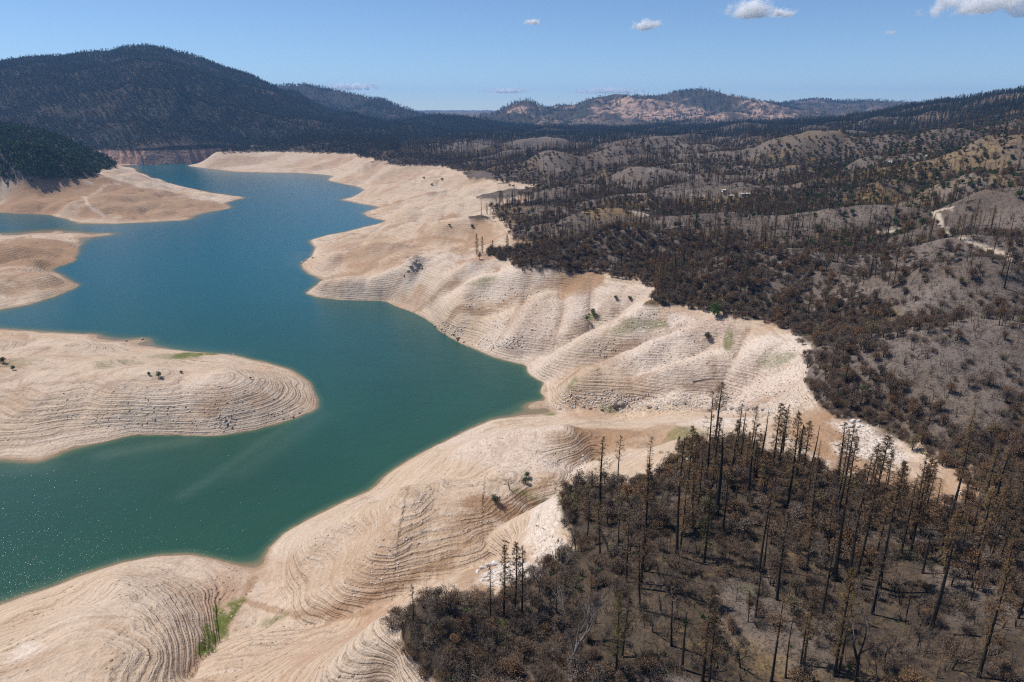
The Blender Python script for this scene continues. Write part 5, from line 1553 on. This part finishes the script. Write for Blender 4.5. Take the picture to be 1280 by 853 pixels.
def house(px, py, L, W_, Hh, rz, wall, roof, label, name='house', low=False):
    p = hit(px, py)
    root = empty(name, (p[0], p[1], p[2] - .3)); root.rotation_euler.z = rz
    link('wall', box_mesh('wall', -L/2, L/2, -W_/2, W_/2, -1.5, Hh, wall), None, root)
    rh = W_ * (.12 if low else .32); ov = .5
    me = bpy.data.meshes.new('roof')
    v = [(-L/2-ov,-W_/2-ov,Hh),(L/2+ov,-W_/2-ov,Hh),(L/2+ov,W_/2+ov,Hh),(-L/2-ov,W_/2+ov,Hh),(-L/2-ov,0,Hh+rh),(L/2+ov,0,Hh+rh)]
    v = [(a, b, c + .02) for a, b, c in v]
    me.from_pydata(v, [], [(0,1,5,4),(2,3,4,5),(3,0,4),(1,2,5),(3,2,1,0)]); me.materials.append(M[roof]); link('roof', me, None, root)
    link('door', box_mesh('door', -.5, .5, -W_/2-.06, -W_/2+.02, 0, 2.1, 'door_brown'), None, root)
    for sx_ in (-.32, .3):
        w = link('window', box_mesh('window', L*sx_-.7, L*sx_+.7, -W_/2-.08, -W_/2+.02, .9, 2.0, 'wall_white'), None, root)
        link('pane', box_mesh('pane', L*sx_-.6, L*sx_+.6, -W_/2-.11, -W_/2, 1.0, 1.9, 'glass_dark'), None, w)
    tag(root, label, 'house' if name == 'house' else 'building')
house(1116, 206, 11, 7, 2.8, .3, 'wall_beige', 'roof_pale', 'small house with pale roof among trees on the yellow slope')
house(806, 264, 6, 5, 2.4, .2, 'wall_beige', 'roof_pale', 'pale block shaped shed on the cleared dirt pad', 'shed', True)
house(904.5, 240, 3.6, 3, 2.0, .1, 'wall_white', 'wall_white', 'tiny bright white shed above the white roofs', 'shed', True)
house(914, 246, 8, 3.2, 1.8, .25, 'wall_beige', 'wall_white', 'left of two long white roofs on the middle hill', 'trailer', True)
house(931, 244, 10, 3.2, 1.8, .3, 'wall_beige', 'wall_white', 'right of two long white roofs on the middle hill', 'trailer', True)
house(1160, 199, 5, 5, 3.0, -.4, 'wall_beige', 'roof_pale', 'small pale house half hidden by trees on the right hillside')

def car(px, py, rz, label):
    p = hit(px, py)
    root = empty('parked_car', (p[0], p[1], p[2])); root.rotation_euler.z = rz
    prof = [(-2.2,.35),(-2.2,.85),(-1.4,.95),(-.8,1.5),(.9,1.5),(1.5,1.0),(2.2,.85),(2.2,.35)]
    v = [(x_, s_ * (.85 if z2 < 1.2 else .72), z2) for s_ in (-1, 1) for x_, z2 in prof]; n = len(prof)
    f = [tuple(range(n)), tuple(range(2*n-1, n-1, -1))] + [(k, k+n, (k+1) % n + n, (k+1) % n) for k in range(n)]
    me = bpy.data.meshes.new('body'); me.from_pydata(v, [], f); me.materials.append(M['paint_dark']); link('body', me, None, root)
    link('windscreen', box_mesh('windscreen', 1.0, 1.3, -.7, .7, 1.02, 1.4, 'glass_dark'), None, root)
    w = MB(); w.tube([vec(0, -.12, 0), vec(0, .12, 0)], [.34, .34], 10); wm = w.mesh('wheel', M['tyre'])
    for a in (-1.35, 1.35):
        for b in (-.82, .82):
            o = link('wheel', wm, None, root); o.location = (a, b, .34)
    tag(root, label, 'car')
car(1197, 327, .3, 'dark car parked on top of the grey dome below the dirt road')

#@@SECTION clouds
def cloud(px, py, wpx, hpx, dist, dens, seed, label):
    c = at_d(px, py, dist)
    rg = math.hypot(dist, c[2] - H)
    w = wpx * rg / F; hgt_ = hpx * rg / F
    me = bpy.data.meshes.new('cloud')
    import bmesh
    bm = bmesh.new(); bmesh.ops.create_icosphere(bm, subdivisions=3, radius=1.0); bm.to_mesh(me); bm.free()
    t = NT_('cloud'); t.n.remove(t.b)
    tc = t.node('ShaderNodeTexCoord').outputs['Object']
    x, y, z = t.xyz(tc)
    ln = t.node('ShaderNodeVectorMath', operation='LENGTH')
    flat = t.comb(x, y, t.math('ADD', t.math('MULTIPLY', z, .9), 0.0))
    t.l.new(flat, ln.inputs[0])
    asp = w / hgt_
    nv = t.comb(t.math('ADD', t.math('MULTIPLY', x, asp * .55), seed * 3.7), t.math('MULTIPLY', y, 1.2), t.math('MULTIPLY', z, .8))
    nz = t.noise(nv, 1.5, 6, .62)
    val = t.math('ADD', t.math('SUBTRACT', .62, ln.outputs['Value']), t.math('MULTIPLY', t.math('SUBTRACT', nz, .5), 2.3))
    base_cut = t.ramp(z, -.62, -.40)
    d = t.math('MULTIPLY', t.math('MULTIPLY', t.ramp(val, 0.0, .45), base_cut), dens / hgt_)
    pv = t.node('ShaderNodeVolumePrincipled'); pv.inputs['Color'].default_value = (1, 1, 1, 1); pv.inputs['Anisotropy'].default_value = 0.0
    t.l.new(d, pv.inputs['Density']); t.l.new(pv.outputs[0], t.out.inputs['Volume'])
    o = link('cloud', me, t.m)
    o.location = tuple(c); o.scale = (w * .62, w * .42, hgt_ * .85)
    o.rotation_euler.z = -math.atan2(c[0], c[1])
    tag(o, label, 'cloud', 'clouds')
cloud(938, 10, 66, 22, 21000, 3.8, 1.0, 'white puffy cloud at the top, largest whole one')
cloud(978, 17, 34, 8, 21000, 2.5, 1.7, 'flat tail of cloud right of the largest whole cloud')
cloud(1236, 3, 128, 20, 21000, 2.4, 2.0, 'wide white cloud in the top right corner')
cloud(1276, 14, 30, 12, 21000, 2.5, 2.6, 'small cloud scrap at the right edge under the corner cloud')
cloud(807, 32, 40, 11, 23000, 3, 3.0, 'small oval cloud left of the largest whole cloud')
cloud(666, 28, 24, 6, 23000, 2.5, 4.0, 'tiny thin cloud at upper centre')
cloud(1114, 41, 14, 5, 23000, 1.2, 5.0, 'faint tiny cloud below the corner cloud')
cloud(633, 114, 66, 5, 42000, 2.2, 6.0, 'thin low cloud streak above the far ridge')
cloud(762, 114, 100, 6, 42000, 1.6, 7.0, 'faint low cloud bank behind the rocky ridge')
cloud(440, 109, 80, 7, 42000, 2.2, 8.0, 'low cloud bank right of the mountain')
